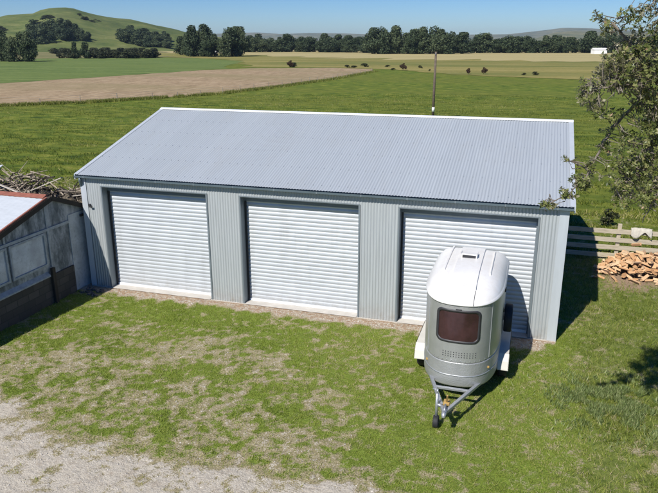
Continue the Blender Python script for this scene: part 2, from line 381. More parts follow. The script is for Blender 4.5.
# ------------------------------------------------------------------ ground
def lawn_fields(x, y):
    # bare gravel boundary (world), bottom-left of the yard
    gx = np.array([-12, 0, 1.5, 2.7, 4.4, 5.2, 6.1, 7.2, 8.9, 10.5, 12.5, 24]); gy = np.array([-5.2, -5.5, -5.85, -6.25, -7.0, -7.1, -6.95, -6.95, -6.75, -6.8, -8.8, -14])
    yg = np.interp(x, gx, gy)
    d = y - yg                       # >0 : on the lawn side
    n = fbm(x * .9, y * .9, 3, 4); n2 = fbm(x * 3.1, y * 3.1, 8, 4); n3 = fbm(x * 9, y * 9, 14, 3)
    worn = np.zeros_like(x)
    for (px, py, rx, ry, a) in ((2.9, -2.4, 1.1, .45, .55), (4.4, -3.2, 1.3, .6, .50), (6.3, -2.9, 1.1, .5, .58), (5.2, -2.3, 1.0, .5, .45), (7.5, -3.4, .9, .4, .40),
                             (2.5, -4.4, 1.2, .8, .45), (2.3, -3.2, 1.2, .4, .45), (8.3, -4.5, 1.0, .5, .30), (6.1, -4.9, 1.6, .8, .40), (7.9, -5.7, 1.3, .6, .42),
                             (4.2, -5.4, 1.5, .8, .50), (12.0, -2.2, .4, .3, .0), (14.4, -4.2, .35, .13, .75), (14.6, -4.75, .25, .12, .6), (13.3, 1.3, .5, .25, .4)):
        worn = np.maximum(worn, a * np.exp(-((x - px) / rx) ** 2 - ((y - py) / ry) ** 2))
    near_g = np.exp(-np.clip(d, 0, 99) / .9) * .30
    right = sstep(8.4, 11.5, x)
    bare = worn * .78 * (1 - .85 * right * (x < 13)) + near_g * (1 - right * .6) + (n - .5) * .45 * (1 - .65 * right) + (n2 - .5) * .95 * (1 - .5 * right) + (n3 - .5) * 1.15 * (1 - .5 * right)
    bare = np.where(d >= 0, np.clip(.08 + bare * 1.15 + (n3 - .5) * .55, 0, .66), bare)
    bare = np.where(d < 0, .86 + d * -.16 + (n2 - .5) * 1.0 + (n3 - .5) * .9, bare)
    bare = np.where((d >= 0) & (d < .7), np.maximum(bare, (1 - d / .7) * .72 + (n2 - .5) * 1.3 + (n3 - .5) * .9), bare)
    # gravelly strip against the shed front
    strip = sstep(-.62, -.32, y + (n2 - .5) * .7) * (y < .4) * (x > -.3) * (x < 12.9 + (n2 - .5) * .8)
    bare = np.maximum(bare, strip * 1.0)
    bare = np.maximum(bare, np.where((y > 0) & (y < 9.5) & (x > 0) & (x < 13), 1, 0))
    lawn = 1 - sstep(6.5, 8.0, y + (n - .5) * 2); lawn = lawn * sstep(-9, -7, x)
    rough = sstep(13.0, 13.9, x + (n - .5) * 1.6) * .85 * (1 - sstep(6.9, 7.6, y))
    rough = np.maximum(rough, .75 * np.exp(-((x - 14.2) / 1.0) ** 2 - ((y + 2.7) / .9) ** 2))
    soil = .62 * np.exp(-(((x - 15.0) / 1.1) ** 2 + ((y - 4.35) / .6) ** 2) ** 1.2) + .9 * np.exp(-(((x - 15.4) / 1.4) ** 2 + ((y - 5.6) / .9) ** 2) ** 2)
    soil = np.maximum(soil, .5 * np.exp(-((x - 13.6) / .6) ** 2 - ((y - 1.6) / .35) ** 2))
    soil = np.maximum(soil, strip * .62)
    return np.clip(bare, 0, 1.2), lawn, rough, soil
def gz(x, y):
    e = np.minimum.reduce([sstep(-12, -11, x), sstep(-14, -13, y), 1 - sstep(23, 24, x), 1 - sstep(13, 14, y)])
    z = (fbm(x * .8, y * .8, 21, 3) - .5) * .05 + (fbm(x * 5, y * 5, 31, 3) - .5) * .035
    flat = np.where((x > -.3) & (x < 13.1) & (y > -.15) & (y < 9.6), .0, 1.0)
    return z * e * flat + (1 - e) * -.075 + .002
xs = np.arange(-12, 24.01, .075); ys = np.arange(-14, 14.01, .075)
GX, GY = np.meshgrid(xs, ys, indexing='ij')
ba, la, ro, so = lawn_fields(GX, GY)
Z = gz(GX, GY)
nx, ny = GX.shape
I = np.arange(nx * ny).reshape(nx, ny)
F = np.stack([I[:-1, :-1], I[1:, :-1], I[1:, 1:], I[:-1, 1:]], -1).reshape(-1, 4)
o = np_mesh('lawn_and_yard', np.stack([GX, GY, Z], -1).reshape(-1, 3), F, M['ground'],
            dict(bare=ba.ravel(), lawn=la.ravel(), rough=ro.ravel(), soil=so.ravel()), True)
tag(o, kind='structure')
mb = MB(); S = 9000
xs2 = [-S, -3000, -1000, -300, -100, -12, 24, 100, 300, 1000, 3000, S]; ys2 = [-2000, -300, -100, -14, 14, 100, 300, 1000, 3000, S]
mb.grid([[(x, y, -.06) for y in ys2] for x in xs2])
tag(mb.build('ground', M['ground']), kind='structure')

def sheet(name, poly, z, mat, jit=.6, step=3.0):
    """flat field sheet with an uneven edge"""
    pts = []
    n = len(poly)
    for i in range(n):
        a = Vector((*poly[i], 0)); b = Vector((*poly[(i + 1) % n], 0)); k = max(1, min(60, int((b - a).length / step)))
        nn = (b - a).normalized().cross(Vector((0, 0, 1)))
        for j in range(k):
            p = a.lerp(b, j / k); w = mnoise.noise(p * .09) * jit * 2.2 + mnoise.noise(p * .5) * jit * 1.2 if 0 < j else 0
            pts.append((p.x + nn.x * w, p.y + nn.y * w, z))
    me = MB(); me.add(pts, [tuple(range(len(pts)))])
    return tag(me.build(name, mat), kind='structure')
sheet('stubble_field', [(-46, 45.9), (-39.75, 51.7), (-34.8, 59.1), (-30, 69.1), (-27.4, 85.1), (-25.6, 106.4), (-25.6, 141.7), (-28.3, 153), (-42, 159.4), (-61.6, 150.7), (-68.6, 136), (-72.2, 109.3), (-75.3, 92.6), (-77, 79.3), (-90, 40), (-66, 26)], -.045, M['brown'], .5)
sheet('green_paddock', [(-77, 79.3), (-75.3, 92.6), (-72.2, 109.3), (-68.6, 136), (-66, 148), (-72, 156), (-89, 208), (-125, 243), (-165, 252), (-185, 229), (-200, 200), (-260, 160), (-180, 60), (-90, 40)], -.03, M['crop'], 1.2, 6)
sheet('dry_paddock', [(-64, 157), (-43, 163), (-20.8, 149), (-6.4, 131.8), (8.4, 123), (22.6, 116.4), (31.7, 112.7), (90, 100), (260, 190), (330, 370), (60, 345), (-10, 335), (-60, 330), (-112, 340), (-200, 370), (-215, 330), (-125, 243), (-89, 208)], -.015, M['dry'], 2.5, 5)
sheet('straw_paddock', [(30, 235), (-9, 238), (-60, 255), (-118, 300), (-200, 345), (-420, 700), (330, 760), (400, 340), (260, 225), (80, 222)], .005, M['straw'], 13, 6)

sheet('rough_flat', [(-200, 200), (-185, 231), (-165, 255), (-125, 246), (-108, 262), (-190, 420), (-330, 560), (-520, 480), (-420, 300), (-260, 170)], -.022, M['roughflat'], 3, 8)
# hills -------------------------------------------------------------
CAM = Vector((12.096, -15.307, 6.901))
def hill(name, az, dist, half, depth, prof, mat, seed, amp, nu=160, nv=60, base=-1.5):
    """terrain swelling: prof = list of (lateral metres, crest height)"""
    d = Vector((math.sin(az), math.cos(az), 0)); s = Vector((math.cos(az), -math.sin(az), 0))
    c = Vector((CAM.x, CAM.y, 0)) + d * dist
    u = np.linspace(-half, half, nu); v = np.linspace(-1, 1, nv)
    U, V = np.meshgrid(u, v, indexing='ij')
    H = np.interp(U, [p[0] for p in prof], [p[1] for p in prof])
    prof_v = np.cos(np.clip(V, -1, 1) * math.pi / 2) ** 1.4
    nz = (fbm(U / half * 7 + 5, V * 4 + 3, seed, 5) - .5)
    gul = np.abs(fbm(U / half * 12, V * 3, seed + 5, 4) - .5) * 2
    Zz = H * prof_v * (1 - .10 * (1 - gul) * (1 - prof_v)) + nz * amp * (1 - prof_v) * (H / (H.max() + 1e-6)) * 4 * prof_v
    Zz = Zz + (fbm(U / half * 34, V * 13, seed + 11, 3) - .5) * amp * 1.1 * prof_v ** .5 * (1 - prof_v ** 3) + base * (1 - prof_v)
    X = c.x + d.x * V * depth + s.x * U; Y = c.y + d.y * V * depth + s.y * U
    I = np.arange(nu * nv).reshape(nu, nv)
    F = np.stack([I[:-1, :-1], I[1:, :-1], I[1:, 1:], I[:-1, 1:]], -1).reshape(-1, 4)
    return tag(np_mesh(name, np.stack([X, Y, Zz], -1).reshape(-1, 3), F, mat, smooth=True), kind='structure')
def az_of(px): return math.atan2(px - 329, 656) - .302        # direction of a compass bearing seen from the yard
def prof_from(pts, az0, dist):
    out = []
    for px, py in pts:
        a = az_of(px) - az0; r = dist / math.cos(a)
        k = math.cos(math.atan2(px - 329, 656)); out.append((dist * math.tan(a), 6.9 + (40.3 - py) * r * k * 1.047 / 656))
    return out
az0 = az_of(78)
hp = prof_from([(-190, 37), (-120, 34), (-60, 29), (0, 25), (12, 22), (28, 18), (44, 17.6), (54, 17), (60, 14), (68, 12.6), (80, 12), (90, 13), (99, 16), (110, 18.6), (122, 20.5), (140, 22), (155, 26), (170, 29.5), (184, 32.5), (200, 36), (240, 39), (300, 40.5)], az0, 900)
hill('hill', az0, 900, 700, 420, [(-700, 12)] + hp + [(700, 1)], M['hill'], 4, 13)
az1 = az_of(420)
fp = prof_from([(-60, 37), (100, 37), (200, 35), (240, 33.5), (262, 33), (285, 34.5), (310, 33.5), (345, 34), (370, 35), (420, 35.5), (500, 35), (535, 31.5), (552, 29.5), (575, 30), (600, 31.5), (660, 33), (760, 36), (800, 37)], az1, 5200)
hill('distant_hills', az1, 5200, 4600, 900, fp, M['farhill'], 9, 8, 240, 30)
nr = prof_from([(500, 40), (530, 38), (545, 33.5), (560, 32.5), (600, 33.5), (680, 34), (760, 38)], az_of(600), 2400)
hill('tan_hillside', az_of(600), 2400, 620, 500, [(-620, 1)] + nr + [(620, 4)], M['farhill'], 19, 5)

# ------------------------------------------------------------------ grass
def blades(name, P, h, w, lean, tint, mat, label, cat):
    n = len(P); a = rng.uniform(0, 2 * np.pi, n); b = rng.uniform(0, 2 * np.pi, n)
    dx = np.cos(a) * w / 2; dy = np.sin(a) * w / 2
    V = np.empty((n, 3, 3)); V[:, 0] = P; V[:, 1] = P; V[:, 2] = P
    V[:, 0, 0] -= dx; V[:, 0, 1] -= dy; V[:, 1, 0] += dx; V[:, 1, 1] += dy
    V[:, 2, 0] += np.cos(b) * lean; V[:, 2, 1] += np.sin(b) * lean; V[:, 2, 2] += h
    V[:, :2, 2] -= .004
    o = np_mesh(name, V.reshape(-1, 3), np.arange(n * 3).reshape(-1, 3), mat, dict(tint=np.repeat(tint, 3)))
    return tag(o, label, cat, kind='stuff')
n = 620000
# denser where seen nearer
X = rng.uniform(-1.5, 18, n); Y = rng.uniform(-9.5, 7.5, n)
b_, l_, r_, s_ = lawn_fields(X, Y)
fine = fbm(X * 13, Y * 13, 77, 2)
keep = (rng.random(n) < np.clip(1.15 - b_ * 1.35, 0.0, 1)) & (rng.random(n) > s_ * 1.0) & ~((X > -.25) & (X < 13.05) & (Y > -.12) & (Y < 9.6)) & (fine > .30 + .25 * b_)
keep &= (r_ < .5) | (rng.random(n) < .5)
X, Y, b_, r_ = X[keep], Y[keep], b_[keep], r_[keep]
P = np.stack([X, Y, gz(X, Y)], -1); n = len(P)
clump = fbm(X * 2.2, Y * 2.2, 55, 3)
h = rng.uniform(.018, .045, n) * (.7 + 1.1 * clump) * (1 + r_)
tint = np.clip(rng.normal(.42, .2, n) + (fbm(X * .8, Y * .8, 66, 3) - .5) * .9 + np.where(rng.random(n) < b_ * .95, .5, 0.08), 0, 1)
blades('lawn_grass', P, h, rng.uniform(.008, .014, n), h * rng.uniform(.3, 1.3, n), tint, M['blade'], 'short bright green grass growing over the yard lawn', 'grass')
# taller unmown grass right of the shed and by the fence
n = 90000
X = rng.uniform(12.9, 20, n); Y = rng.uniform(-9, 7.4, n); b_, l_, r_, s_ = lawn_fields(X, Y)
den = np.clip(r_ * .6, 0, 1) + np.exp(-((X - 14.2) / .9) ** 2 - ((Y + 2.6) / .9) ** 2) + np.exp(-((Y - 7.1) / .35) ** 2) * .9
cl = fbm(X * 2.5, Y * 2.5, 88, 3)
keep = (rng.random(n) < den * sstep(.42, .6, cl)) & (rng.random(n) > s_ * 1.6)
X, Y = X[keep], Y[keep]; n = len(X); h = rng.uniform(.04, .13, n)
blades('tall_grass', np.stack([X, Y, gz(X, Y)], -1), h, rng.uniform(.008, .014, n), h * rng.uniform(.3, 1.2, n), rng.uniform(0, 1, n), M['tall'], 'taller rough grass in tufts right of the shed', 'grass')
# pasture tufts behind the shed
n = 240000
t = rng.random(n) ** 1.5; dd = 22 + t * 70; aa = rng.uniform(-.80, .22, n)
X = CAM.x + np.sin(aa) * dd; Y = CAM.y + np.cos(aa) * dd
cl = fbm(X * .55, Y * .9, 99, 4)
keep = (rng.random(n) < sstep(.40, .62, cl) * .9 + .10) & (Y > 7.6) & ~((X > -.3) & (X < 13.1) & (Y < 9.8)) & ~((X < 0) & (X > -12) & (Y < 7))
keep &= ~((X < -25) & (Y > 46 + (-(X + 46)) * .0) & (Y > np.interp(X, [-90, -46, -34.8, -30, -25.6], [40, 46, 59, 69, 106])))
X, Y, cl = X[keep], Y[keep], cl[keep]; n = len(X)
h = rng.uniform(.06, .17, n)
blades('pasture_grass', np.stack([X, Y, np.where(Y < 14, gz(X, Y), -.06)], -1), h, rng.uniform(.02, .05, n), h * rng.uniform(.4, 1.3, n), np.clip(rng.normal(.45, .25, n) + (fbm(X * .12, Y * .3, 5, 3) - .5) * 1.2, 0, 1), M['tall'], 'tufty green pasture grass in the paddock behind the shed', 'grass')
# broad-leaved weeds
n = 16000
X = rng.normal(14.15, .6, n); Y = rng.normal(-2.7, .55, n); cl = fbm(X * 3, Y * 3, 45, 2); k = cl > .45; X, Y = X[k], Y[k]; n = len(X)
h = rng.uniform(.03, .12, n)
blades('weed_patch', np.stack([X, Y, gz(X, Y)], -1), h, rng.uniform(.018, .034, n), rng.uniform(.03, .08, n), rng.random(n), M['weed'], 'patch of broad leaved green weeds on the right of the lawn', 'weeds')
# small stones on the gravel
mb = MB()
for i in range(5200):
    x = random.uniform(-1, 13.2); y = random.uniform(-9.5, -.1) if random.random() < .85 else random.uniform(-.5, -.12)
    if float(lawn_fields(np.array([x]), np.array([y]))[0][0]) < .62: continue
    r = random.uniform(.008, .024); a = random.uniform(0, 6.28); z = float(gz(np.array([x]), np.array([y]))[0])
    ca, sa = math.cos(a) * r, math.sin(a) * r; e = random.uniform(.5, .9)
    mb.add([(x + ca, y + sa, z), (x - sa * e, y + ca * e, z), (x - ca, y - sa, z), (x + sa * e, y - ca * e, z), (x + r * .2, y, z + r * .8)], [(0, 1, 4), (1, 2, 4), (2, 3, 4), (3, 0, 4)])
M['stone'] = plain('gravel_stone', (.42, .39, .34), .9, 0, .4, 2.5)
tag(mb.build('gravel_stones', M['stone']), 'small pale stones scattered over the gravel yard', 'gravel', kind='stuff')

# ------------------------------------------------------------------ big shed
W, D, H, RISE = 13.0, 4.745, 3.322, 1.346
DOORS = [(.666, 3.90), (4.897, 8.106), (9.135, 12.367)]; DT = 3.01
shed = empty('farm_shed', (0, 0, 0), 0, 'long grey corrugated steel shed with three white roller doors and a pale gable roof', 'shed')
PITCH = .076
def corr(t, amp=.0085): return math.cos(2 * math.pi * t / PITCH) * amp
def cols(x0, x1, per=8):
    n = max(2, int(round((x1 - x0) / PITCH * per))); return [x0 + (x1 - x0) * i / n for i in range(n + 1)]
def corr_wall(mb, x0, x1, zb, zt, off=0.0, flip=False, axis='y', base=0.0):
    P = []
    for x in cols(x0, x1):
        d = corr(x)
        z0 = zb(x) if callable(zb) else zb; z1 = zt(x) if callable(zt) else zt
        if axis == 'y': P.append([(x, base + d + off, z) for z in (z0, z1)])
        else: P.append([(base + d + off, x, z) for z in (z0, z1)])
    mb.grid(P)
mb = MB(); edges = [0] + [v for d in DOORS for v in d] + [W]
for i in range(0, len(edges), 2): corr_wall(mb, edges[i], edges[i + 1], 0.02, H)
for a, b_ in DOORS: corr_wall(mb, a, b_, DT, H)
o = mb.build('wall', M['wall'], shed, True); o['label'] = 'front wall of vertical corrugated steel'
mb = MB(); corr_wall(mb, 0, W, .02, H, base=2 * D); mb.build('wall', M['wall'], shed, True)['label'] = 'rear wall of corrugated steel'
rf = lambda y: H + RISE * (1 - abs(y - D) / D)
for x, lb in ((0, 'left gable wall'), (W, 'right gable wall')):
    mb = MB(); corr_wall(mb, .0, 2 * D, .02, lambda y: rf(y) - .02, axis='x', base=x); mb.build('wall', M['wall'], shed, True)['label'] = lb
# roof slopes, corrugations running down the slope, sheet laps
sl = math.atan2(RISE, D)
mb = MB()
ext = .09
for sgn in (-1, 1):
    P = []
    for x in cols(-.10, W + .10):
        d = corr(x, .0068) + .03
        y_e = -ext if sgn < 0 else 2 * D + ext; z_e = H - ext * math.tan(sl)
        n = (sgn * math.sin(sl) * d, math.cos(sl) * d)
        P.append([(x, y_e + n[0], z_e + n[1] + .015), (x, D + n[0], H + RISE + n[1] + .015)])
    mb.grid(P)
rf_o = mb.build('roof', M['roof'], shed, True)
mb = MB()   # ridge capping
zr = H + RISE + .062
mb.prism([(D - .13, zr - .13 * math.tan(sl)), (D, zr), (D + .13, zr - .13 * math.tan(sl)), (D + .13, zr - .13 * math.tan(sl) + .006), (D + .03, zr + .012), (D - .03, zr + .012), (D - .13, zr - .13 * math.tan(sl) + .006)], 'x', -.13, W + .13)
mb.build('ridge_cap', M['ridge'], rf_o)
for x in (-.13, W + .10):
    mb = MB()
    for s_ in (-1, 1):
        ya, yb = (D, -ext - .01) if s_ < 0 else (D, 2 * D + ext + .01)
        za, zb = H + RISE + .01, H - ext * math.tan(sl) + .01
        P = [(ya, za - .13), (yb, zb - .10), (yb, zb + .045), (ya, za + .045)]
        mb.prism(P, 'x', x, x + .03)
        mb.prism([(ya, za + .046), (yb, zb + .046), (yb, zb + .051), (ya, za + .051)], 'x', x - (.0 if x < 0 else .09), x + (.12 if x < 0 else .03))
    mb.build('barge_flashing', M['flash'], rf_o)
# gutter on the front eave
mb = MB(); gy = -ext - .02; gz0 = H - ext * math.tan(sl) + .028
prof = [(gy + .075, gz0 + .005), (gy + .075, gz0 - .07), (gy - .03, gz0 - .07), (gy - .05, gz0 - .055), (gy - .05, gz0 - .005), (gy - .042, gz0 - .005), (gy - .042, gz0 - .06), (gy + .067, gz0 - .068), (gy + .067, gz0 + .005)]
mb.prism(prof, 'x', -.10, W + .10)
gut = mb.build('gutter', M['flashdark'], shed)
mb = MB()
for i in range(12):
    x = .2 + i * 1.14; mb = MB(); mb.box(x, x + .025, gy - .054, gy - .05, gz0 - .058, gz0 - .002)
    mb.build('gutter_bracket', M['jamb'], gut)
mb = MB(); mb.tube([(.05, gy + .01, gz0 - .07), (.05, gy + .01, gz0 - .16), (-.02, .03, gz0 - .36), (-.055, .10, gz0 - .5), (-.055, .10, .1)], .04, 10)
mb.build('downpipe', M['flashdark'], shed, True)
# corner flashings
for x0, x1 in ((-.02, .16), (W - .19, W + .02)):
    mb = MB(); mb.box(x0, x1, -.022, -.014, .02, H - .03)
    xo = x0 if x0 < 1 else x1 - .006
    mb.box(xo, xo + .006, -.014, .14, .02, H - .03); mb.build('corner_flashing', M['flash'], shed)
mb = MB(); mb.box(-.02, W + .02, -.03, 9.6, -.1, .015); slab = mb.build('floor_slab', M['conc'], shed)
# roller doors
REC = .27
for i, (a, b_) in enumerate(DOORS):
    # jamb and head linings
    mb = MB(); mb.box(a - .004, a + .006, -.016, REC + .03, .016, DT); mb.box(a - .035, a - .0041, -.021, -.014, .02, DT + .03); mb.build('door_jamb', M['jamb'], shed)
    mb = MB(); mb.box(b_ - .006, b_ + .004, -.016, REC + .03, .016, DT); mb.box(b_ + .0041, b_ + .035, -.021, -.014, .02, DT + .03); mb.build('door_jamb', M['jamb'], shed)
    mb = MB(); mb.box(a - .004, b_ + .004, -.016, REC + .03, DT, DT + .008); mb.box(a - .035, b_ + .035, -.022, -.0165, DT + .0085, DT + .035)
    mb.build('door_head', M['jamb'], shed)
    mb = MB(); nrib = 27; hh = (DT + .02) - .09
    zs = []; prof = []
    rib = hh / nrib
    for k in range(nrib):
        z0 = .09 + k * rib
        for t, dp in ((0, .010), (.07, .010), (.16, 0), (.5, -.002), (.84, 0), (.93, .010)):
            prof.append((z0 + t * rib, REC + dp))
    P = [[(x, y, z) for z, y in prof] for x in (a + .03, (a + b_) / 2, b_ - .03)]
    mb.grid(P); dr = mb.build('roller_door', M['door'], shed, True)
    mb = MB(); mb.box(a + .03, b_ - .03, REC - .022, REC + .02, .02, .085); mb.box(a + .03, b_ - .03, REC - .035, REC - .022, .02, .045)
    mb.build('bottom_rail', M['ridge'], dr, bevel=.004)
    mb = MB(); mb.box(a + .006, b_ - .006, REC - .045, REC - .02, DT - .15, DT - .001); mb.build('door_head_shade', M['head_shade'], dr)  # dark strip paints the lintel shadow across the door head
    for xx, ww, mt in ((a + .006, .045, 'dark'), (b_ - .03, .024, 'jamb')):  # left track coloured dark as painted jamb shadow, right one in jamb colour
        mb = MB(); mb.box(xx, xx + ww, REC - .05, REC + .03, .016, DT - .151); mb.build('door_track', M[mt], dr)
    mb = MB(); mb.box(a + .03, b_ - .03, -.05, REC - .04, .0155, .028); mb.build('door_sill', M['conc'], shed, bevel=.006)
# roof screws in rows
mb = MB()
for row in range(6):
    y = .15 + row * .9
    for x in np.arange(.02, W, PITCH * 3):
        z = H + y * math.tan(sl) + .015 + .03 / math.cos(sl) + .009
        mb.box(x - .008, x + .008, y - .008, y + .008, z, z + .008)
mb.build('roof_screws', M['galv'], rf_o)['kind'] = 'stuff'
# small bracket / tap on the left pier
mb = MB(); mb.box(.20, .26, -.07, -.012, 2.44, 2.50); mb.box(.24, .33, -.09, -.055, 2.41, 2.45); mb.build('wall_bracket', M['dark'], shed, bevel=.005)

# ------------------------------------------------------------------ old outbuilding on the left
hut = empty('old_outbuilding', (-.2, -3, 0), 0, 'low weathered grey outbuilding with block base, clouded windows and red trimmed white roof at left', 'outbuilding')
def hp_(mb): # world -> hut local
    mb.v = [(x + .2, y + 3, z) for x, y, z in mb.v]; return mb
X0 = -.2; YR, ZR = -1.15, 2.93
def roofz(y): return ZR - (YR - y) * math.tan(R(15.0)) if y < YR else ZR - (y - YR) * .40
YA, YB = -8.0, .34
mb = MB(); mb.prism([(YA, .1), (YB, -.05), (YB, roofz(YB) - .06), (YR, ZR - .06), (YA, roofz(YA) - .06)], 'x', X0 - .1, X0)
hp_(mb).build('wall', M['fibro'], hut)['label'] = 'weathered grey gable wall of fibre cement sheets'
mb = MB(); mb.box(-7, X0 - .1, YA, YA + .1, .1, roofz(YA) - .06); mb.box(-7, X0 - .1, YB - .1, YB, .1, roofz(YB) - .06)
mb.prism([(YA, .1), (YB, .1), (YB, roofz(YB) - .06), (YR, ZR - .06), (YA, roofz(YA) - .06)], 'x', -7.1, -7.0)
hp_(mb).build('wall', M['fibro'], hut)
mb = MB(); mb.box(X0 + .001, X0 + .05, YA, -.52, -.1, .80); 
hp_(mb).build('block_base', M['block'], hut, bevel=.01)
mb = MB(); mb.add([(X0 - .0, YA, .93), (X0 + .10, YA, .84), (X0 + .10, -1.55, .84), (X0, -1.55, .93), (X0, YA, .80), (X0 + .1, YA, .801), (X0 + .1, -1.55, .801), (X0, -1.55, .80)], [(0, 1, 2, 3), (1, 5, 6, 2), (3, 2, 6, 7), (0, 4, 5, 1)])
hp_(mb).build('ledge', M['batten'], hut)
mb = MB(); mb.box(X0 + .051, X0 + .13, -1.50, -1.38, -.05, 1.02); hp_(mb).build('dark_post', M['darkbark'], hut, bevel=.01)
mb = MB()
mb.box(X0 + .001, X0 + .035, YA, -.51, 2.03, 2.11)           # rail above the windows
for y in (-1.36, -2.9, -4.4, -5.9): mb.box(X0 + .001, X0 + .03, y - .03, y + .03, (2.112), roofz(y) - .10)
mb.box(X0 + .001, X0 + .034, -1.39, -1.33, 1.02, 2.029)
hp_(mb).build('batten', M['batten'], hut, bevel=.005)
for k, (ya, yb) in enumerate(((-2.80, -1.50), (-4.15, -2.88), (-5.5, -4.23), (-6.85, -5.58))):
    mb = MB(); z0, z1 = 1.10, 2.02; fw = .06
    mb.box(X0 + .001, X0 + .045, ya, yb, z0, z0 + fw); mb.box(X0 + .001, X0 + .045, ya, yb, z1 - fw, z1)
    mb.box(X0 + .001, X0 + .045, ya, ya + fw, z0 + fw, z1 - fw); mb.box(X0 + .001, X0 + .045, yb - fw, yb, z0 + fw, z1 - fw)
    w = hp_(mb).build('window', M['batten'], hut, bevel=.004)
    mb = MB(); mb.box(X0 + .001, X0 + .012, ya + fw, yb - fw, z0 + fw, z1 - fw); hp_(mb).build('pane', M['panegrey'], w)
mb = MB(); mb.prism([(-.50, .0), (YB - .02, .0), (YB - .02, 2.25), (-.50, 2.25)], 'x', X0 + .001, X0 + .022)
o = hp_(mb).build('wall_panel', M['palepanel'], hut); o['label'] = 'pale grey panel beside the shed corner'
mb = MB(); mb.box(X0 + .023, X0 + .08, -.02, .16, 2.10, 2.16); hp_(mb).build('hook', M['dark'], hut)
# roof: near slope white with red edges, far slope dark
mb = MB(); P = []
for i in range(121):
    x = -7.2 + i * (7.2 - .12) / 120; dz = .008 * math.cos(i * 2.1)
    P.append([(x, -8.3, roofz(-8.3) + .03 + dz), (x, YR - .18, roofz(YR - .18) + .03 + dz)])
mb.grid(P); hp_(mb).build('roof_sheet', M['oldroof'], hut, True)
mb = MB(); mb.grid([[(x, YR - .18, roofz(YR - .18) + .02), (x, YB + .15, roofz(YB + .15) + .02)] for x in (-7.2, -.12)]); hp_(mb).build('rear_roof_sheet', M['greyroof'], hut)
mb = MB(); mb.prism([(YR - .20, roofz(YR - .20) + .045), (YR - .02, ZR + .06), (YR + .12, ZR + .0)], 'x', -7.2, -.22)
hp_(mb).build('ridge_cap', M['rust'], hut)
mb = MB(); mb.bar((-.13, -8.3, roofz(-8.3) + .045), (-.13, YR - .15, roofz(YR - .15) + .045), .05, .04)
hp_(mb).build('rake_trim', M['rust'], hut)
mb = MB(); mb.bar((-.13, -8.3, roofz(-8.3) - .05), (-.13, YR, ZR - .05), .09, .13); mb.bar((-.13, YR, ZR - .03), (-.13, YB + .1, roofz(YB + .1) - .03), .09, .12)
hp_(mb).build('barge_board', M['darkbark'], hut)
# little rubble at the foot between both buildings
mb = MB()
for i in range(26):
    x = random.uniform(-.1, .62); y = random.uniform(-.75, -.2) ; r = random.uniform(.03, .07)
    mb.box(-r, r, -r * .7, r * .7, 0, r * .8, Matrix.Translation((x, y, 0)) @ Matrix.Rotation(random.random() * 3, 4, 'Z') @ Matrix.Rotation(random.random() - .5, 4, 'X'))
tag(mb.build('rubble', plain('rubble_stone', (.10, .09, .085), .9, 0, .5, 7), bevel=.012), 'dark broken rubble in the corner between outbuilding and shed', 'rubble', kind='stuff')

# ------------------------------------------------------------------ horse float
FX, YC = 11.02, -1.95
hf = empty('horse_float', (FX, YC, 0), 0, 'silver and white single axle group horse float parked in front of the right roller door', 'trailer')
hf['label'] = 'silver horse float with rounded white roof parked before the right roller door'
HW, HL, EF, ER = .775, 1.6, 2.7, 9.0
def outline(s=1.0, n=96, inset=0):
    pts = []
    for k in range(n):
        t = 2 * math.pi * k / n; c, s_ = math.cos(t), math.sin(t); e = EF if s_ < 0 else ER
        r = (abs(c / (HW - inset)) ** e + abs(s_ / (HL - inset)) ** e) ** (-1 / e)
        pts.append((c * r * s, s_ * r * s))
    return pts
def fronty(x, off=0): return -(HL) * (1 - min(1, abs(x / HW)) ** EF) ** (1 / EF) - off
def sfun(x, y):
    e = EF if y < 0 else ER
    return (abs(x / HW) ** e + abs(y / HL) ** e) ** (1 / e)
def zroof(x, y):
    s = min(1, sfun(x, y)); drop = .12 * max(0, (-y - .3) / 1.3) ** 1.6
    return 2.12 + (.31 - drop) * max(0, 1 - s ** 4.6) ** .8
def loft(mb, rings, close_top=False, close_bot=False):
    n = len(rings[0]); b = len(mb.v); vs = [p for r in rings for p in r]
    fs = [(i * n + k, i * n + (k + 1) % n, (i + 1) * n + (k + 1) % n, (i + 1) * n + k) for i in range(len(rings) - 1) for k in range(n)]
    if close_top: fs.append(tuple((len(rings) - 1) * n + k for k in range(n)))
    if close_bot: fs.append(tuple(range(n - 1, -1, -1)))
    mb.add(vs, fs)
def ring(z, inset=0, s=1.0): return [(x, y, z) for x, y in outline(s, inset=inset)]
mb = MB(); loft(mb, [ring(.905), ring(.93, -.002), ring(1.5, -.004), ring(2.11, -.006)]); body = mb.build('body', M['silver'], hf, True)
mb = MB(); loft(mb, [ring(.37, .02), ring(.375, .006), ring(.40, -.002), ring(.60, -.006), ring(.875, -.008), ring(.885, -.008), ring(.895, .006)], False, True); mb.build('lower_skirt', M['silver2'], hf, True)
mb = MB(); loft(mb, [ring(.888, .004), ring(.912, .004)]); mb.build('seam', M['dark'], hf, True)
mb = MB(); rr = [ring(2.095, .002), ring(2.095, -.022), ring(2.122, -.030)]
for s in (.995, .985, .97, .95, .92, .88, .83, .76, .67, .55, .4, .22, .02):
    rr.append([(x, y, zroof(x, y) + .012) for x, y in outline(s)])
loft(mb, rr, True); rfm = mb.build('roof_shell', M['gel'], hf, True)
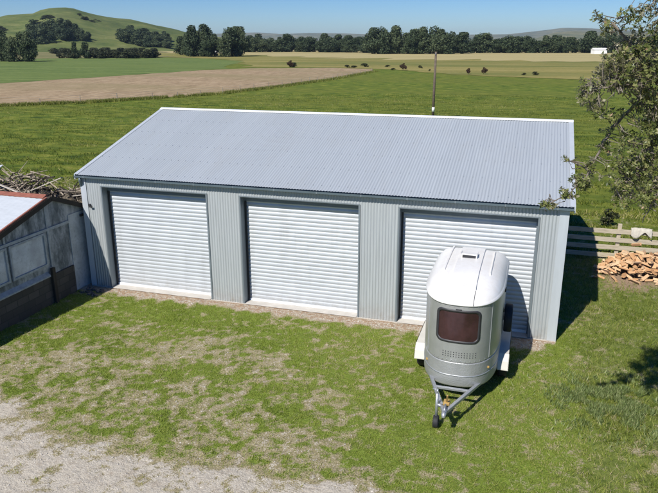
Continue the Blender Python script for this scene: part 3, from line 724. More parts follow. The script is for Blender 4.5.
def roof_strip(name, x0, x1, y0, y1, h, mat, parent, nx=6, ny=40, taper=.06, sx=0.0):
    mb = MB(); P = []
    for i in range(nx + 1):
        row = []
        for j in range(ny + 1):
            u = i / nx; v = j / ny; y = y0 + (y1 - y0) * v; x = x0 + (x1 - x0) * u + sx * (y - y1)
            e = 1 if 0 < i < nx and 0 < j < ny else 0
            row.append((x, y, zroof(x, y) + .012 + (h if e else -.01)))
        P.append(row)
    # sharpen the border: pull first inner ring to the border
    for i in range(nx + 1):
        P[i][1] = (P[i][1][0], y0 + .01, P[i][1][2]); P[i][ny - 1] = (P[i][ny - 1][0], y1 - .01, P[i][ny - 1][2])
    for j in range(ny + 1):
        P[1][j] = (P[0][j][0] + .008, P[1][j][1], P[1][j][2]); P[nx - 1][j] = (P[nx][j][0] - .008, P[nx - 1][j][1], P[nx - 1][j][2])
    mb.grid(P); return mb.build(name, mat, parent)
roof_strip('raised_panel', -.25, .27, -1.25, 1.585, .035, M['gel'], rfm, 8, 40)
roof_strip('roof_rib', -.47, -.42, -.55, 1.2, .03, M['gel'], rfm, 4, 30)
roof_strip('roof_rib', .47, .50, -.55, 1.0, .03, M['gel'], rfm, 4, 30)
mb = MB(); P = []
for i in range(3):
    x = .262 + (i - 1) * .006; P.append([(x, y, zroof(x, y) + .0145) for y in np.linspace(-1.25, -1.62, 14)])
mb.grid(P); mb.build('roof_seam', M['dark'], rfm)
# roof vent with dark mouth
zv = zroof(0, .3) + .045
mb = MB(); mb.prism([(.18, zv), (.21, zv + .085), (.46, zv + .05), (.46, zv)], 'x', -.19, .15); v = mb.build('roof_vent', M['gel'], rfm, bevel=.02)
mb = MB(); mb.box(-.16, .12, .175, .20, zv + .012, zv + .062); mb.build('vent_mouth', M['dark'], v)
# front window (rounded rectangle on the curved nose)
def rrect(w, h, r, n=8):
    pts = []
    for cx, cz, a0 in ((w - r, h - r, 0), (-w + r, h - r, 90), (-w + r, -h + r, 180), (w - r, -h + r, 270)):
        for k in range(n + 1):
            a = R(a0 + 90 * k / n); pts.append((cx + r * math.cos(a), cz + r * math.sin(a)))
    out = []
    for (ax, az), (bx, bz) in zip(pts, pts[1:] + pts[:1]):
        k = 16 if math.hypot(bx - ax, bz - az) > .1 else 1
        out += [(ax + (bx - ax) * q / k, az + (bz - az) * q / k) for q in range(k)]
    return out
def on_nose(mb, rings, zc, xc=0):
    rows = []
    for (pts, off) in rings: rows.append([(xc + x, fronty(xc + x, off), zc + z) for x, z in pts])
    loft(mb, rows)
ZW = 1.66
mb = MB(); on_nose(mb, [(rrect(.425, .345, .11), -.003), (rrect(.425, .345, .11), .016), (rrect(.405, .325, .10), .02), (rrect(.375, .295, .085), .016), (rrect(.375, .295, .085), .006)], ZW)
win = mb.build('front_window', M['dark'], hf, True)
mb = MB(); rows = []
for s in np.linspace(1, .02, 9): rows.append([(x * s, fronty(x * s, .009), ZW + z * s) for x, z in rrect(.38, .30, .085)])
loft(mb, rows, True); mb.build('window_pane', M['glassred'], win, True)
mb = MB(); mb.box(-.055, .055, fronty(0, .022), fronty(0, -.01), ZW + .345, ZW + .365); mb.build('window_catch', M['dark'], win)
for x in (-.60, .60):
    mb = MB(); mb.bar((x, fronty(x, .004), .93), (x, fronty(x, .004), 2.08), .022, .006, (0, 1, 0)); mb.build('panel_joint', M['galv'], hf)
# vent holes
mb = MB()
for r in range(3):
    for k in range(13):
        x = -.26 + k * .052; z = 1.02 + r * .045; y = fronty(x, .004)
        mb.add([(x + .011 * math.cos(t), y, z + .011 * math.sin(t)) for t in np.linspace(0, 2 * math.pi, 9)[:-1]], [tuple(range(7, -1, -1))])
mb.build('vent_holes', M['dark'], hf)['kind'] = 'stuff'
# side hinges, trim strips, rivets, lamps
for z in (1.45, 1.9):
    mb = MB(); mb.box(HW + .0, HW + .03, -.1, .0, z, z + .08); mb.build('hinge', M['dark'], hf, bevel=.004)
mb = MB(); loft(mb, [ring(2.085, -.004), ring(2.085, -.014), ring(2.094, -.014), ring(2.094, -.004)]); mb.build('roof_gasket', M['dark'], hf, True)
mb = MB(); loft(mb, [ring(.60, -.002), ring(.602, -.012), ring(.622, -.012), ring(.624, -.002)]); mb.build('trim_strip', M['galv'], hf, True)
mb = MB()
for z in (.865, .945, 2.07):
    for k in range(15):
        x = -.63 + k * .09; y = fronty(x, .008)
        mb.box(x - .006, x + .006, y - .006, y + .006, z - .006, z + .006)
mb.build('rivets', M['galv'], hf)['kind'] = 'stuff'
for sx in (-1, 1):
    x = sx * .60; y = fronty(x, .02); mb = MB(); mb.box(x - .03, x + .03, y - .01, y + .03, .70, .74); mb.build('marker_lamp', M['orange'], hf, bevel=.006)
# chassis, drawbar
mb = MB(); mb.box(-.62, .62, -.7, 1.5, .27, .355); mb.box(-.36, .36, -1.40, -.701, .30, .35); mb.build('chassis', M['dark'], hf)
db = MB(); NX, NY, NZ = -.04, -2.80, .45
db.bar((-.50, -1.35, .40), (NX - .02, NY + .1, NZ), .065, .06); db.bar((.48, -1.35, .40), (NX + .02, NY + .1, NZ), .065, .06)
db.bar((-.37, -1.80, .425), (.33, -1.80, .425), .055, .05)
dr = db.build('drawbar', M['galv'], hf, bevel=.006)
mb = MB(); mb.tube([(NX, NY + .18, NZ + .02), (NX, NY + .02, NZ + .03), (NX, NY - .06, NZ + .02)], [.045, .05, .035], 10); mb.tube([(NX, NY - .10, NZ - .02), (NX, NY - .05, NZ + .03), (NX, NY, NZ + .03)], [.03, .05, .04], 10)
mb.bar((NX, NY + .0, NZ + .06), (NX, NY + .16, NZ + .12), .03, .02); mb.build('coupling', M['galv'], dr, True)
mb = MB(); mb.bar((NX + .0, NY + .34, NZ + .04), (NX + .02, NY + .22, NZ + .26), .03, .02); mb.build('brake_lever', M['orange'], dr)
mb = MB(); mb.box(NX - .06, NX + .06, NY + .28, NY + .44, NZ + .01, NZ + .07); mb.build('brake_cylinder', M['orange'], dr, bevel=.015)
mb = MB(); jx, jy = -.21, -2.53
mb.tube([(jx, jy, .15), (jx, jy, .70)], .028, 10); mb.tube([(jx, jy, .70), (jx, jy, .78)], .018, 8); mb.tube([(jx - .09, jy, .78), (jx + .02, jy, .78)], .01, 6)
mb.bar((jx, jy, .47), (jx + .12, jy, .45), .05, .05)
mb.bar((jx - .035, jy - .02, .10), (jx - .035, jy, .22), .012, .05); mb.bar((jx + .035, jy - .02, .10), (jx + .035, jy, .22), .012, .05)
jk = mb.build('jockey_stand', M['galv'], dr, True)
def wheel_mesh(mbt, mbr, c, r, w, rr):
    # tyre around x axis
    n = 28; prof = [(-w / 2 * .75, rr), (-w / 2, rr + (r - rr) * .3), (-w / 2, r * .93), (-w / 2 * .75, r), (w / 2 * .75, r), (w / 2, r * .93), (w / 2, rr + (r - rr) * .3), (w / 2 * .75, rr)]
    rows = [[(c[0] + px, c[1] + pr * math.cos(2 * math.pi * k / n), c[2] + pr * math.sin(2 * math.pi * k / n)) for k in range(n)] for px, pr in prof]
    loft(mbt, rows)
    prof = [(-w * .34, rr * 1.01), (-w * .2, rr * .85), (-w * .2, rr * .35), (-w * .3, rr * .3), (-w * .3, .005)]
    for sg in (1, -1):
        rows = [[(c[0] + px * sg, c[1] + pr * math.cos(2 * math.pi * k / n), c[2] + pr * math.sin(2 * math.pi * k / n)) for k in range(n)] for px, pr in prof]
        loft(mbr, rows)
def wheel(parent, c, r, w, rr, name='wheel'):
    a, b = MB(), MB(); wheel_mesh(a, b, (0, 0, 0), r, w, rr)
    t = a.build(name, M['black'], parent, True); t.location = c
    b.build('rim', M['wheel'], t, True)
wheel(jk, (jx, jy - .02, .12), .12, .10, .06, 'jockey_wheel')
for sx in (-1, 1):
    for wy in (-.10, .56): wheel(hf, (sx * .865, wy, .285), .29, .18, .17)
    wheel_arch = MB()
    top = [(-.58, .36), (-.52, .52), (-.40, .645), (.86, .645), (.98, .52), (1.02, .36)]
    x0, x1 = sorted((sx * .765, sx * .985))
    for (ya, za), (yb, zb) in zip(top[:-1], top[1:]):
        wheel_arch.add([(x0, ya, za), (x1, ya, za), (x1, yb, zb), (x0, yb, zb), (x0, ya, za - .015), (x1, ya, za - .015), (x1, yb, zb - .015), (x0, yb, zb - .015)],
                       [(0, 1, 2, 3), (7, 6, 5, 4), (0, 4, 5, 1), (2, 6, 7, 3)])
    xo = sx * .985; xi = sx * .973; xa, xb = sorted((xo, xi))
    wheel_arch.prism([(-.58, .36), (-.52, .52), (-.40, .645), (.86, .645), (.98, .52), (1.02, .36), (.90, .36), (.86, .47), (.80, .53), (-.35, .53), (-.42, .47), (-.46, .36)], 'x', xa, xb)
    wheel_arch.build('mudguard', M['fender'], hf)
    mb = MB(); mb.box(*sorted((sx * .70, sx * .76)), 1.595, 1.63, .75, .95); mb.build('tail_light', M['lamp'], hf)
# spare wheel on the right flank
a, b = MB(), MB(); wheel_mesh(a, b, (0, 0, 0), .31, .17, .18); t = a.build('spare_wheel', M['black'], hf, True); t.location = (.885, .42, 1.12); b.build('rim', M['wheel'], t, True)
mb = MB(); mb.bar((-.10, 0, 0), (-.02, 0, 0), .1, .1); mb.build('wheel_bracket', M['galv'], t)
# rear ramp
mb = MB(); mb.box(-.70, .70, 1.60, 1.635, .42, 1.35); mb.build('rear_ramp', M['silver2'], hf, bevel=.01)
mb = MB(); mb.box(-.02, .02, 1.60, 1.64, 1.36, 2.03); mb.build('rear_post', M['galv'], hf)

# ------------------------------------------------------------------ post and rail fence
fen = empty('rail_fence', (14, 7.0, 0), 0, 'weathered timber post and rail fence running right from behind the shed', 'fence')
FY = 7.0
posts = [13.12, 15.0, 16.9, 18.8, 20.7, 22.6]
for i, x in enumerate(posts):
    mb = MB(); mb.box(-.06, .06, -.05, .05, -.05, 1.22 + random.uniform(-.03, .04), Matrix.Rotation(random.uniform(-.03, .03), 4, 'Y'))
    o = mb.build('post', M['rail'], fen, bevel=.008); o.location = (x - 14, .08, 0)
for zi, z in enumerate((.16, .42, .70, .98)):
    for i in range(0, len(posts) - 1):
        mb = MB(); z0 = z + random.uniform(-.015, .015); z1 = z + random.uniform(-.015, .015)
        mb.bar((posts[i] - 14 - .05, random.uniform(-.004, .004) - .0, z0), (posts[i + 1] - 14 + .045, 0, z1), .035, .15)
        mb.build('rail', M['rail'], fen, bevel=.005)
# far farm fences: posts with wires, low detail
wf = empty('wire_fence', (-46, 45.9, 0), 0, 'thin wire fence on small pale posts along the near edge of the stubble field', 'fence')
line = [Vector((*p, 0)) for p in ((-66, 26), (-46, 45.4), (-39.2, 51.2), (-34.2, 58.7), (-29.4, 68.9), (-26.8, 85), (-25, 106), (-25, 141))]
wp = []
for a_, b2 in zip(line[:-1], line[1:]):
    k = int((b2 - a_).length / 3.4)
    for q in range(k): wp.append(a_.lerp(b2, q / k) + Vector((random.uniform(-.15, .15), random.uniform(-.15, .15), 0)))
for p in wp:
    mb = MB(); hh_ = random.uniform(.6, .95); mb.box(-.03, .03, -.03, .03, -.1, hh_, Matrix.Rotation(random.uniform(-.06, .06), 4, 'Y'))
    o = mb.build('post', M['greypost'], wf); o.location = (p.x + 46, p.y - 45.9, 0)
mb = MB()
for z in (.35, .6, .85):
    mb.tube([(p.x + 46, p.y - 45.9, z) for p in wp], .006, 3, False)
mb.build('wire', M['galv'], wf)
# rough tussocks breaking up the stubble margin and the dry paddock
n = 26000
seg = rng.integers(0, len(line) - 1, n); tt = rng.random(n); LA = np.array([tuple(p) for p in line])
P = LA[seg] * (1 - tt[:, None]) + LA[seg + 1] * tt[:, None]; P[:, :2] += rng.normal(0, .55, (n, 2)); P[:, 2] = -.05
k = fbm(P[:, 0] * .6, P[:, 1] * .6, 12, 3) > .42; P = P[k]; n = len(P); h = rng.uniform(.15, .45, n)
blades('fence_line_grass', P, h, rng.uniform(.04, .09, n), h * rng.uniform(.3, .9, n), rng.uniform(.1, 1, n), M['tall'], 'rank uncut grass along the wire fence by the stubble field', 'grass')
# cloth bundle on the top rail
mb = MB(); P = []
for i in range(25):
    u = i / 24; row = []
    for j in range(17):
        v = j / 16 * 2 - 1
        x = 15.35 + u * .62 + .02 * mnoise.noise(Vector((u * 4, v * 3, 1)))
        y = FY + v * .13 * (1 + .2 * math.sin(u * 9)) + .02 * mnoise.noise(Vector((u * 9, v * 2, 4)))
        z = 1.11 - abs(v) ** 1.6 * (.22 + .10 * math.sin(u * 7 + (v > 0))) + .035 * mnoise.noise(Vector((u * 7, v * 4, 2))) + .03
        row.append((x, y, z))
    P.append(row)
mb.grid(P); o = mb.build('cloth_bundle', M['cloth'], None, True); tag(o, 'pale crumpled cloth draped over the top rail of the timber fence', 'cloth')
sm = o.modifiers.new('s', 'SOLIDIFY'); sm.thickness = .02

# ------------------------------------------------------------------ firewood
def log_proto(kind):
    L_ = random.uniform(.22, .32); r = random.uniform(.06, .095); ang = random.choice((60, 80, 110, 150)) if kind else 75
    n = 5; a0 = -R(ang / 2)
    arc = [(r * math.cos(a0 + R(ang) * k / n) - r * .5, r * math.sin(a0 + R(ang) * k / n)) for k in range(n + 1)]
    poly = [(-r * .5 + random.uniform(-.01, .01), random.uniform(-.01, .01))] + arc
    m = len(poly); vs = []
    for t in (-L_ / 2, L_ / 2):
        for p in poly: vs.append((p[0] + random.uniform(-.006, .006), p[1] + random.uniform(-.006, .006), t + random.uniform(-.012, .012)))
    fs = [tuple(range(m - 1, -1, -1)), tuple(range(m, 2 * m))]; mi = [0, 0]
    for i in range(m):
        j = (i + 1) % m; fs.append((i, j, m + j, m + i)); mi.append(1 if 1 <= i < m - 1 else 0)
    me = bpy.data.meshes.new('firewood_log'); me.from_pydata(vs, [], fs); me.materials.append(M['split']); me.materials.append(M['logbark'])
    me.polygons.foreach_set('material_index', mi); me.update(); return me
protos = [log_proto(i) for i in range(8)]
nlog = 0
spots = []
for i in range(270):
    a = random.uniform(0, 2 * math.pi); q = math.sqrt(random.random())
    x = 15.62 + math.cos(a) * q * 1.3; y = 5.8 + math.sin(a) * q * .8
    hh = .74 * max(0, 1 - q ** 1.7)
    spots.append((x, y, .05 + hh * random.uniform(.55, 1.0)))
for i in range(9): spots.append((random.uniform(14.0, 16.6), random.uniform(4.75, 5.1), .06))
for (x, y, z) in spots:
    o = bpy.data.objects.new('firewood_log', random.choice(protos)); COL.objects.link(o)
    o.location = (x, y, z); o.rotation_euler = (random.uniform(0, 6.28), R(90) + random.uniform(-.5, .5), random.uniform(0, 6.28))
    tag(o, 'split piece of pale orange firewood in the heap by the fence', 'firewood', 'split firewood heaped in front of the fence')
o = bpy.data.objects.new('firewood_log', protos[0]); COL.objects.link(o); o.location = (15.4, 6.0, .88); o.rotation_euler = (R(70), R(20), R(40)); o.scale = (1.3, 1.3, 1.15)
tag(o, 'large pale split log standing on top of the firewood heap', 'firewood', 'split firewood heaped in front of the fence')

# ------------------------------------------------------------------ pole in the paddock
pl = empty('utility_pole', (3.18, 45.1, 0), 0, 'dark timber pole with a white band near its foot in the paddock', 'pole')
mb = MB(); mb.tube([(0, 0, -.1), (0, 0, 3), (0.02, 0, 5.95)], [.125, .11, .095], 12); mb.build('shaft', M['pole'], pl, True)
mb = MB(); mb.tube([(0, 0, .75), (0, 0, 1.15)], [.128, .126], 12); mb.build('band', M['polewhite'], pl, True)
mb = MB(); mb.tube([(0, -.1, 5.7), (0, -.16, 5.7), (0, -.16, 5.85)], .02, 6); mb.build('bracket', M['galv'], pl)

# ------------------------------------------------------------------ brush pile behind the outbuilding
mb = MB()
for i in range(2400):
    t = random.random(); cx = -1.2 - t * 8.5; cy = 4.9 + random.gauss(0, .75); top = (1.95 + .3 * math.sin(cx * 1.7)) * math.exp(-((cy - 4.9) / 1.4) ** 2)
    cz = random.uniform(.05, max(.15, top)); a = random.uniform(0, math.pi); e = random.gauss(0, .33); Ln = random.uniform(.15, .9)
    d = Vector((math.cos(a) * math.cos(e), math.sin(a) * math.cos(e) * .7, math.sin(e))) * Ln; c = Vector((cx, cy, cz)); r = random.uniform(.008, .035)
    mid = c + Vector((random.gauss(0, .06), random.gauss(0, .06), random.gauss(0, .06)))
    mb.cur = 0 if random.random() < .5 else 1
    mb.tube([c - d, mid, c + d], [r, r * .8, r * .35], 5)
tag(mb.build('brush_pile', [M['deadwood'], M['darkbark']]), 'tangled heap of dead prunings and branches behind the old outbuilding', 'brush pile', kind='stuff')
mb = MB(); P = []
for i in range(60):
    u = i / 59; row = []
    for j in range(16):
        v = j / 15 * 2 - 1; x = -.9 - u * 9.2; y = 4.9 + v * 1.6
        z = 1.45 * max(0, 1 - v * v) ** .7 * min(1, 8 * u + .1) + .30 * mnoise.noise(Vector((x * 1.6, y * 1.6, 0))) + .12 * mnoise.noise(Vector((x * 5, y * 5, 3)))
        row.append((x, y, max(-.02, z)))
    P.append(row)
mb.grid(P)
tag(mb.build('brush_mound', M['brushsoil']), 'dark matted core of the brush heap behind the outbuilding', 'brush pile', kind='stuff')
planks = [((-2.4, 4.2, 1.75), 20, 6, 2.2, 'long pale plank sloping on the heap near the shed corner'), ((-3.3, 4.6, 1.95), -35, 10, 1.6, 'short grey plank across the middle of the brush heap'),
          ((-1.7, 3.9, 1.6), 60, -14, 1.4, 'pale board leaning at the shed end of the brush heap'), ((-5.0, 4.3, 1.85), 10, 22, 1.5, 'tilted pale stick board rising from the middle of the heap'),
          ((-6.6, 4.0, 1.75), -15, -8, 1.8, 'dull board lying at the left part of the heap'), ((-2.0, 4.8, 2.15), 80, 25, 1.9, 'dark edged board pointing up to the shed roof corner')]
for (c, a, e, ln, lab) in planks:
    mb = MB(); mb.box(-ln / 2, ln / 2, -.07, .07, -.015, .015); o = mb.build('timber_plank', M['plank']); o.location = c; o.rotation_euler = (R(random.uniform(-25, 25)), R(-e), R(a))
    tag(o, lab, 'plank', 'loose planks on the brush heap')
mb = MB(); mb.box(-.8, .8, -.45, .45, -.01, .01); o = mb.build('roofing_sheet', M['oldroof']); o.location = (-8.3, 4.6, 2.1); o.rotation_euler = (R(14), R(-6), R(10)); tag(o, 'white flat sheet lying on the left end of the brush heap', 'sheet')

# ------------------------------------------------------------------ leafy crowns
def leaf_cloud(centers, n, size, squash=1.0, seed=0, elong=1.0):
    """centers: list of (x,y,z,rx,ry,rz); leaf cards spread over and inside the volumes"""
    g = np.random.default_rng(seed); C = np.array(centers); w = C[:, 3] * C[:, 5]; w = w / w.sum()
    k = g.choice(len(C), n, p=w); d = g.normal(size=(n, 3)); d /= np.linalg.norm(d, axis=1)[:, None]
    rr = g.random(n) ** .33 * .35 + .65 * g.random(n) ** .12 + .35 * g.random(n) ** 4
    P = C[k, :3] + d * C[k, 3:6] * rr[:, None]
    a = g.normal(size=(n, 3)); a[:, 2] *= squash; a /= np.linalg.norm(a, axis=1)[:, None]
    nn = d + g.normal(size=(n, 3)) * .8; b = np.cross(a, nn); b /= (np.linalg.norm(b, axis=1)[:, None] + 1e-9)
    s = size * g.uniform(.55, 1.35, n)[:, None]
    V = np.stack([P - a * s * elong, P - b * s * .55, P + a * s * elong, P + b * s * .55], 1).reshape(-1, 3)
    t = np.clip(g.random(n) * .8 + .15 * (g.random(len(C))[k]), 0, 1)
    return V, np.arange(n * 4).reshape(-1, 4), np.repeat(t, 4)
def tree_proto(name, h, w, seed, n, leaf, mat, low=.12, conical=0, nblob=16, label='', cat='tree', group=None):
    g = random.Random(seed); root = empty(name, (0, 0, 0)); tag(root, label, cat, group)
    cs = []
    for i in range(nblob):
        t = g.random(); z = h * (low + (1 - low) * (.12 + .78 * t)); rad = w / 2 * (math.sin(math.pi * min(.97, .18 + t * .8)) if not conical else (1 - t * .75))
        a = g.uniform(0, 6.28); q = g.uniform(.2, .75)
        br = w * g.uniform(.10, .22)
        cs.append((math.cos(a) * rad * q, math.sin(a) * rad * q, z, br, br, br * g.uniform(.7, 1.05)))
    V, F, t = leaf_cloud(cs, n, leaf, seed=seed)
    V[:, 2] = np.minimum(V[:, 2], h)
    np_mesh('crown', V, F, mat, dict(tint=t), parent=root)
    mb = MB(); mb.tube([(0, 0, -.3), (0, 0, h * .35), (w * .02, 0, h * .7)], [h * .028, h * .02, h * .008], 7)
    for i in range(5):
        c = cs[g.randrange(len(cs))]; z0 = h * g.uniform(.2, .5); mb.tube([(0, 0, z0), (c[0] * .5, c[1] * .5, (z0 + c[2]) / 2), c[:3]], [h * .012, h * .008, h * .003], 5)
    mb.build('trunk', M['darkbark'], root, True)
    remember(root); return root
used = set()
def plant(proto, x, y, h0, h, wscale, label, group, z=0):
    o = proto if proto.name not in used else copy_tree(proto)
    used.add(proto.name if o is proto else o.name)
    s = h / h0; o.location = (x, y, z); o.scale = (s * wscale, s * wscale, s); o.rotation_euler = (0, 0, random.uniform(0, 6.28))
    tag(o, label, None, group); return o
broad = [tree_proto('broadleaf_tree', 10, 9, 100 + i, 3200, .36, M['farleaf'], -.06, label='x', nblob=26) for i in range(5)]
pines = [tree_proto('pine_tree', 10, 6.5, 200 + i, 2200, .36, M['farleaf'], .0, conical=1, label='x', nblob=18) for i in range(2)]
def belt(pts, n, hr, group, labels, protos_, ws=(.9, 1.4), jit=6, zf=None):
    P = [Vector((*p, 0)) for p in pts]; seg = [(P[i + 1] - P[i]).length for i in range(len(P) - 1)]; T = sum(seg)
    for i in range(n):
        t = (i + random.uniform(-.3, .3) + .5) / n * T; k = 0
        while k < len(seg) - 1 and t > seg[k]: t -= seg[k]; k += 1
        p = P[k].lerp(P[k + 1], min(1.02, max(0, t / seg[k])))
        x = p.x + random.uniform(-jit, jit) * .4; y = p.y + random.uniform(0, jit) * 1.6
        hh = random.uniform(*hr) * (1 + .12 * math.sin(i * .9))
        plant(random.choice(protos_), x, y, 10, hh, random.uniform(*ws), labels, group, 0 if zf is None else zf(x, y))
# bush patch on the hill slope
hz = bpy.data.objects['hill'].data
hv = np.empty(len(hz.vertices) * 3); hz.vertices.foreach_get('co', hv); hv = hv.reshape(-1, 3)
def hillz(x, y): k = np.argmin((hv[:, 0] - x) ** 2 + (hv[:, 1] - y) ** 2); return float(hv[k, 2]) - .5
def bearing(px, r): a = az_of(px); return CAM.x + math.sin(a) * r, CAM.y + math.cos(a) * r
G1 = 'dark trees of the long shelterbelt across the paddock'
belt([(-186, 372), (-172, 378), (-135, 397), (-78, 373), (-27, 383), (43, 398), (75, 400)], 100, (7.0, 10.8), G1, 'one of the dark green trees in the long shelterbelt on the skyline', broad, (1.0, 1.5))
belt([(-190, 430), (-135, 450), (-27, 440), (85, 460)], 44, (9, 12), G1, 'one of the dark green trees in the long shelterbelt on the skyline', broad + pines, (1.1, 1.6))
belt([(-74, 345), (-50, 348), (-29, 352)], 14, (11.5, 15), 'taller trees in the middle of the skyline', 'one of the taller dark trees clumped behind the utility pole', broad, (.8, 1.1), 5)
belt([(-151, 277), (-132, 262), (-126, 262), (-124, 275)], 11, (11, 14.5), 'clump of tall trees at the right foot of the hill', 'one of the tall dark trees clumped at the right foot of the hill', broad, (.75, 1.0), 7)
belt([(-170, 300), (-158, 292), (-150, 284)], 6, (8, 10.5), 'clump of tall trees at the right foot of the hill', 'one of the tall dark trees clumped at the right foot of the hill', broad, (.9, 1.1), 6)
belt([(-196, 183), (-180, 186), (-166, 180), (-163, 186)], 9, (9.5, 12.5), 'tall trees at the left edge of the paddocks', 'one of the tall dark trees at the left edge below the hill', broad, (.75, 1.0), 5)
belt([(-178, 222), (-172, 226), (-168, 228)], 2, (6, 7), 'tall trees at the left edge of the paddocks', 'one of the tall dark trees at the left edge below the hill', broad, (.7, .9), 4)
for i in range(22):
    x, y = bearing(46 + 52 * i / 21 + random.uniform(-2, 2), 560 + random.uniform(-18, 25))
    plant(random.choice(broad), x, y, 10, random.uniform(8, 14) * (1 - .4 * max(0, i - 15) / 6), 1.15, 'one of the dark trees in a row along the foot of the hill', 'dark trees along the foot of the hill', hillz(x, y))
for i in range(60):
    u = random.random(); x, y = bearing(133 + 44 * u, 585 - 30 * u + random.uniform(-38, 38))
    plant(random.choice(broad), x, y, 10, random.uniform(8, 11) * (1 - .25 * u), 1.4, 'one of the dark trees in the wood on the right slope of the hill', 'dark wood on the hill slope', hillz(x, y))
# scrub hedges
scrub = [tree_proto('scrub_bush', 3, 4.2, 300 + i, 700, .24, M['bushleaf'], .0, label='x', cat='bush', nblob=9) for i in range(2)]
def shrub(x, y, h, w, label, group=None, z=0):
    plant(random.choice(scrub), x, y, 3, h, w, label, group, z)
for i in range(110):
    x, y = bearing(random.choice((random.uniform(62, 112), random.uniform(104, 165), random.uniform(104, 165))), random.choice((random.uniform(390, 470), random.uniform(300, 330))))
    shrub(x, y, random.uniform(1.0, 3.4), random.uniform(1.2, 2.6), 'one of the dark scrub bushes in the rough belt below the hill', 'scrub bushes below the hill', hillz(x, y) + .5 if (x - CAM.x) ** 2 + (y - CAM.y) ** 2 > 480 ** 2 else 0)
for i in range(34):
    px = random.choice((random.gauss(97, 5), random.gauss(62, 6), random.gauss(18, 6))); x, y = bearing(px, 690 + (px - 60) * .3 + random.uniform(-18, 18)); shrub(x, y, random.uniform(1.5, 3.0), 2.6, 'one of the small dark bushes dotted over the hillside', 'bushes dotted on the hill', hillz(x, y))
for i in range(9):
    t = random.random(); x = -70 + 58 * t + random.uniform(-1.5, 1.5); y = 170 - 14 * t + random.uniform(-4, 9)
    shrub(x, y, random.uniform(.4, 1.0), random.uniform(1.4, 3.2), 'one of the low dark bushes along the far edge of the stubble field', 'low bushes beyond the stubble field')
RB = 'round dark bushes standing in the paddock'
rb = tree_proto('round_bush', 1.6, 1.8, 401, 620, .11, M['rust_leaf'], .0, label='x', cat='bush', nblob=9)
for (x, y, h, lb) in ((-19.8, 149, 1.75, 'solitary round reddish dark bush left of the pole'), (-2.5, 132.8, 1.35, 'left one of two round dark bushes right of the pole'), (.6, 133.7, 1.5, 'right one of two round dark bushes right of the pole'), (-53.4, 160, 1.9, 'reddish dark bush at the far edge of the stubble field'), (-74, 352, 3.0, 'lone dark bush against the foot of the shelterbelt')):
    plant(rb, x, y, 1.6, h, 1.0 if h < 2.5 else .9, lb, RB)
for (x, y, h, w) in ((-22.4, 148.3, .5, 2.6), (9, 131.5, .45, 2.2), (11.2, 132, .7, 2.0), (-13, 146, .4, 1.6)):
    shrub(x, y, h, w, 'one of the low dark tussocks in the far paddock', 'low tussocks in the paddock')
fx = tree_proto('rush_clump', .7, .8, 501, 260, .07, M['bushleaf'], 0, label='x', cat='bush', nblob=7); plant(fx, 15.15, 11.3, .7, .7, 1, 'small dark rush clump just behind the timber fence', None)
# white farm buildings far off
for (x, y, w, h, lb) in ((-180.5, 372, 7, 2.6, 'tiny white farm building at the left end of the shelterbelt'), (-173, 374, 4, 2.2, 'smaller white farm building beside the left end of the shelterbelt'), (41, 372, 7, 3, 'tiny white farm building glimpsed behind the right hand tree')):
    e = empty('farm_building', (x, y, 0), .4, lb, 'building')
    mb = MB(); mb.box(-w / 2, w / 2, -2, 2, -.1, h * .7); mb.build('wall', M['whitewall'], e)
    mb = MB(); mb.prism([(-2.2, h * .7), (0, h), (2.2, h * .7)], 'x', -w / 2 - .2, w / 2 + .2); mb.build('roof', M['whitewall'], e)

# ------------------------------------------------------------------ leafy tree at the right
tr = empty('leafy_tree', (15.7, -6.3, 0), 0, 'olive leaved tree reaching in from the right edge over the shed corner', 'tree')
T0 = Vector((15.7, -6.3, 0))
mb = MB()
LIMBS = [
    [(15.7, -6.3, -.1), (15.62, -6.3, 1.2), (15.5, -6.35, 2.6), (15.2, -6.4, 3.9), (14.8, -6.45, 5.0), (14.3, -6.5, 5.9), (13.8, -6.5, 6.5)],
    [(14.8, -6.45, 5.0), (14.2, -6.4, 5.7), (13.6, -6.4, 6.25), (13.2, -6.5, 6.75), (12.85, -6.6, 7.1)],
    [(13.6, -6.4, 6.25), (13.25, -6.3, 6.15), (13.02, -6.35, 5.86), (12.88, -6.4, 5.5), (12.78, -6.45, 5.25), (12.6, -6.5, 5.0), (12.32, -6.5, 4.86)],
    [(14.9, -6.45, 4.8), (14.3, -6.3, 5.4), (13.7, -6.35, 5.75), (13.45, -6.4, 5.6), (13.32, -6.4, 5.3), (13.2, -6.45, 5.08)],
    [(14.3, -6.5, 5.9), (13.9, -6.8, 6.8), (13.5, -6.9, 7.3), (13.2, -6.9, 7.5)],
    [(13.6, -6.4, 6.25), (13.1, -6.7, 6.4), (12.7, -6.8, 6.35)],
    [(15.2, -6.4, 3.9), (15.7, -6.0, 5.2), (16.1, -5.8, 6.4)],
    [(15.5, -6.35, 2.6), (15.9, -6.8, 4.5), (16.2, -7.2, 5.8)],
    [(13.7, -6.35, 5.75), (13.75, -6.5, 5.4), (13.6, -6.5, 5.0), (13.5, -6.5, 4.7)],
]
RAD = [(.14, .035), (.06, .012), (.028, .006), (.035, .007), (.05, .012), (.02, .006), (.06, .02), (.06, .02), (.02, .005)]
for l, (r0, r1) in zip(LIMBS, RAD):
    pts = [Vector(p) - T0 for p in l]; q = []
    for i in range(len(pts) - 1):
        for k in range(4):
            p = pts[i].lerp(pts[i + 1], k / 4); q.append(p + Vector((random.gauss(0, .008), random.gauss(0, .008), random.gauss(0, .008))))
    q.append(pts[-1]); n = len(q); mb.tube(q, [r0 + (r1 - r0) * (i / (n - 1)) ** .8 for i in range(n)], 8)
mb.build('trunk', M['bark'], tr, True)
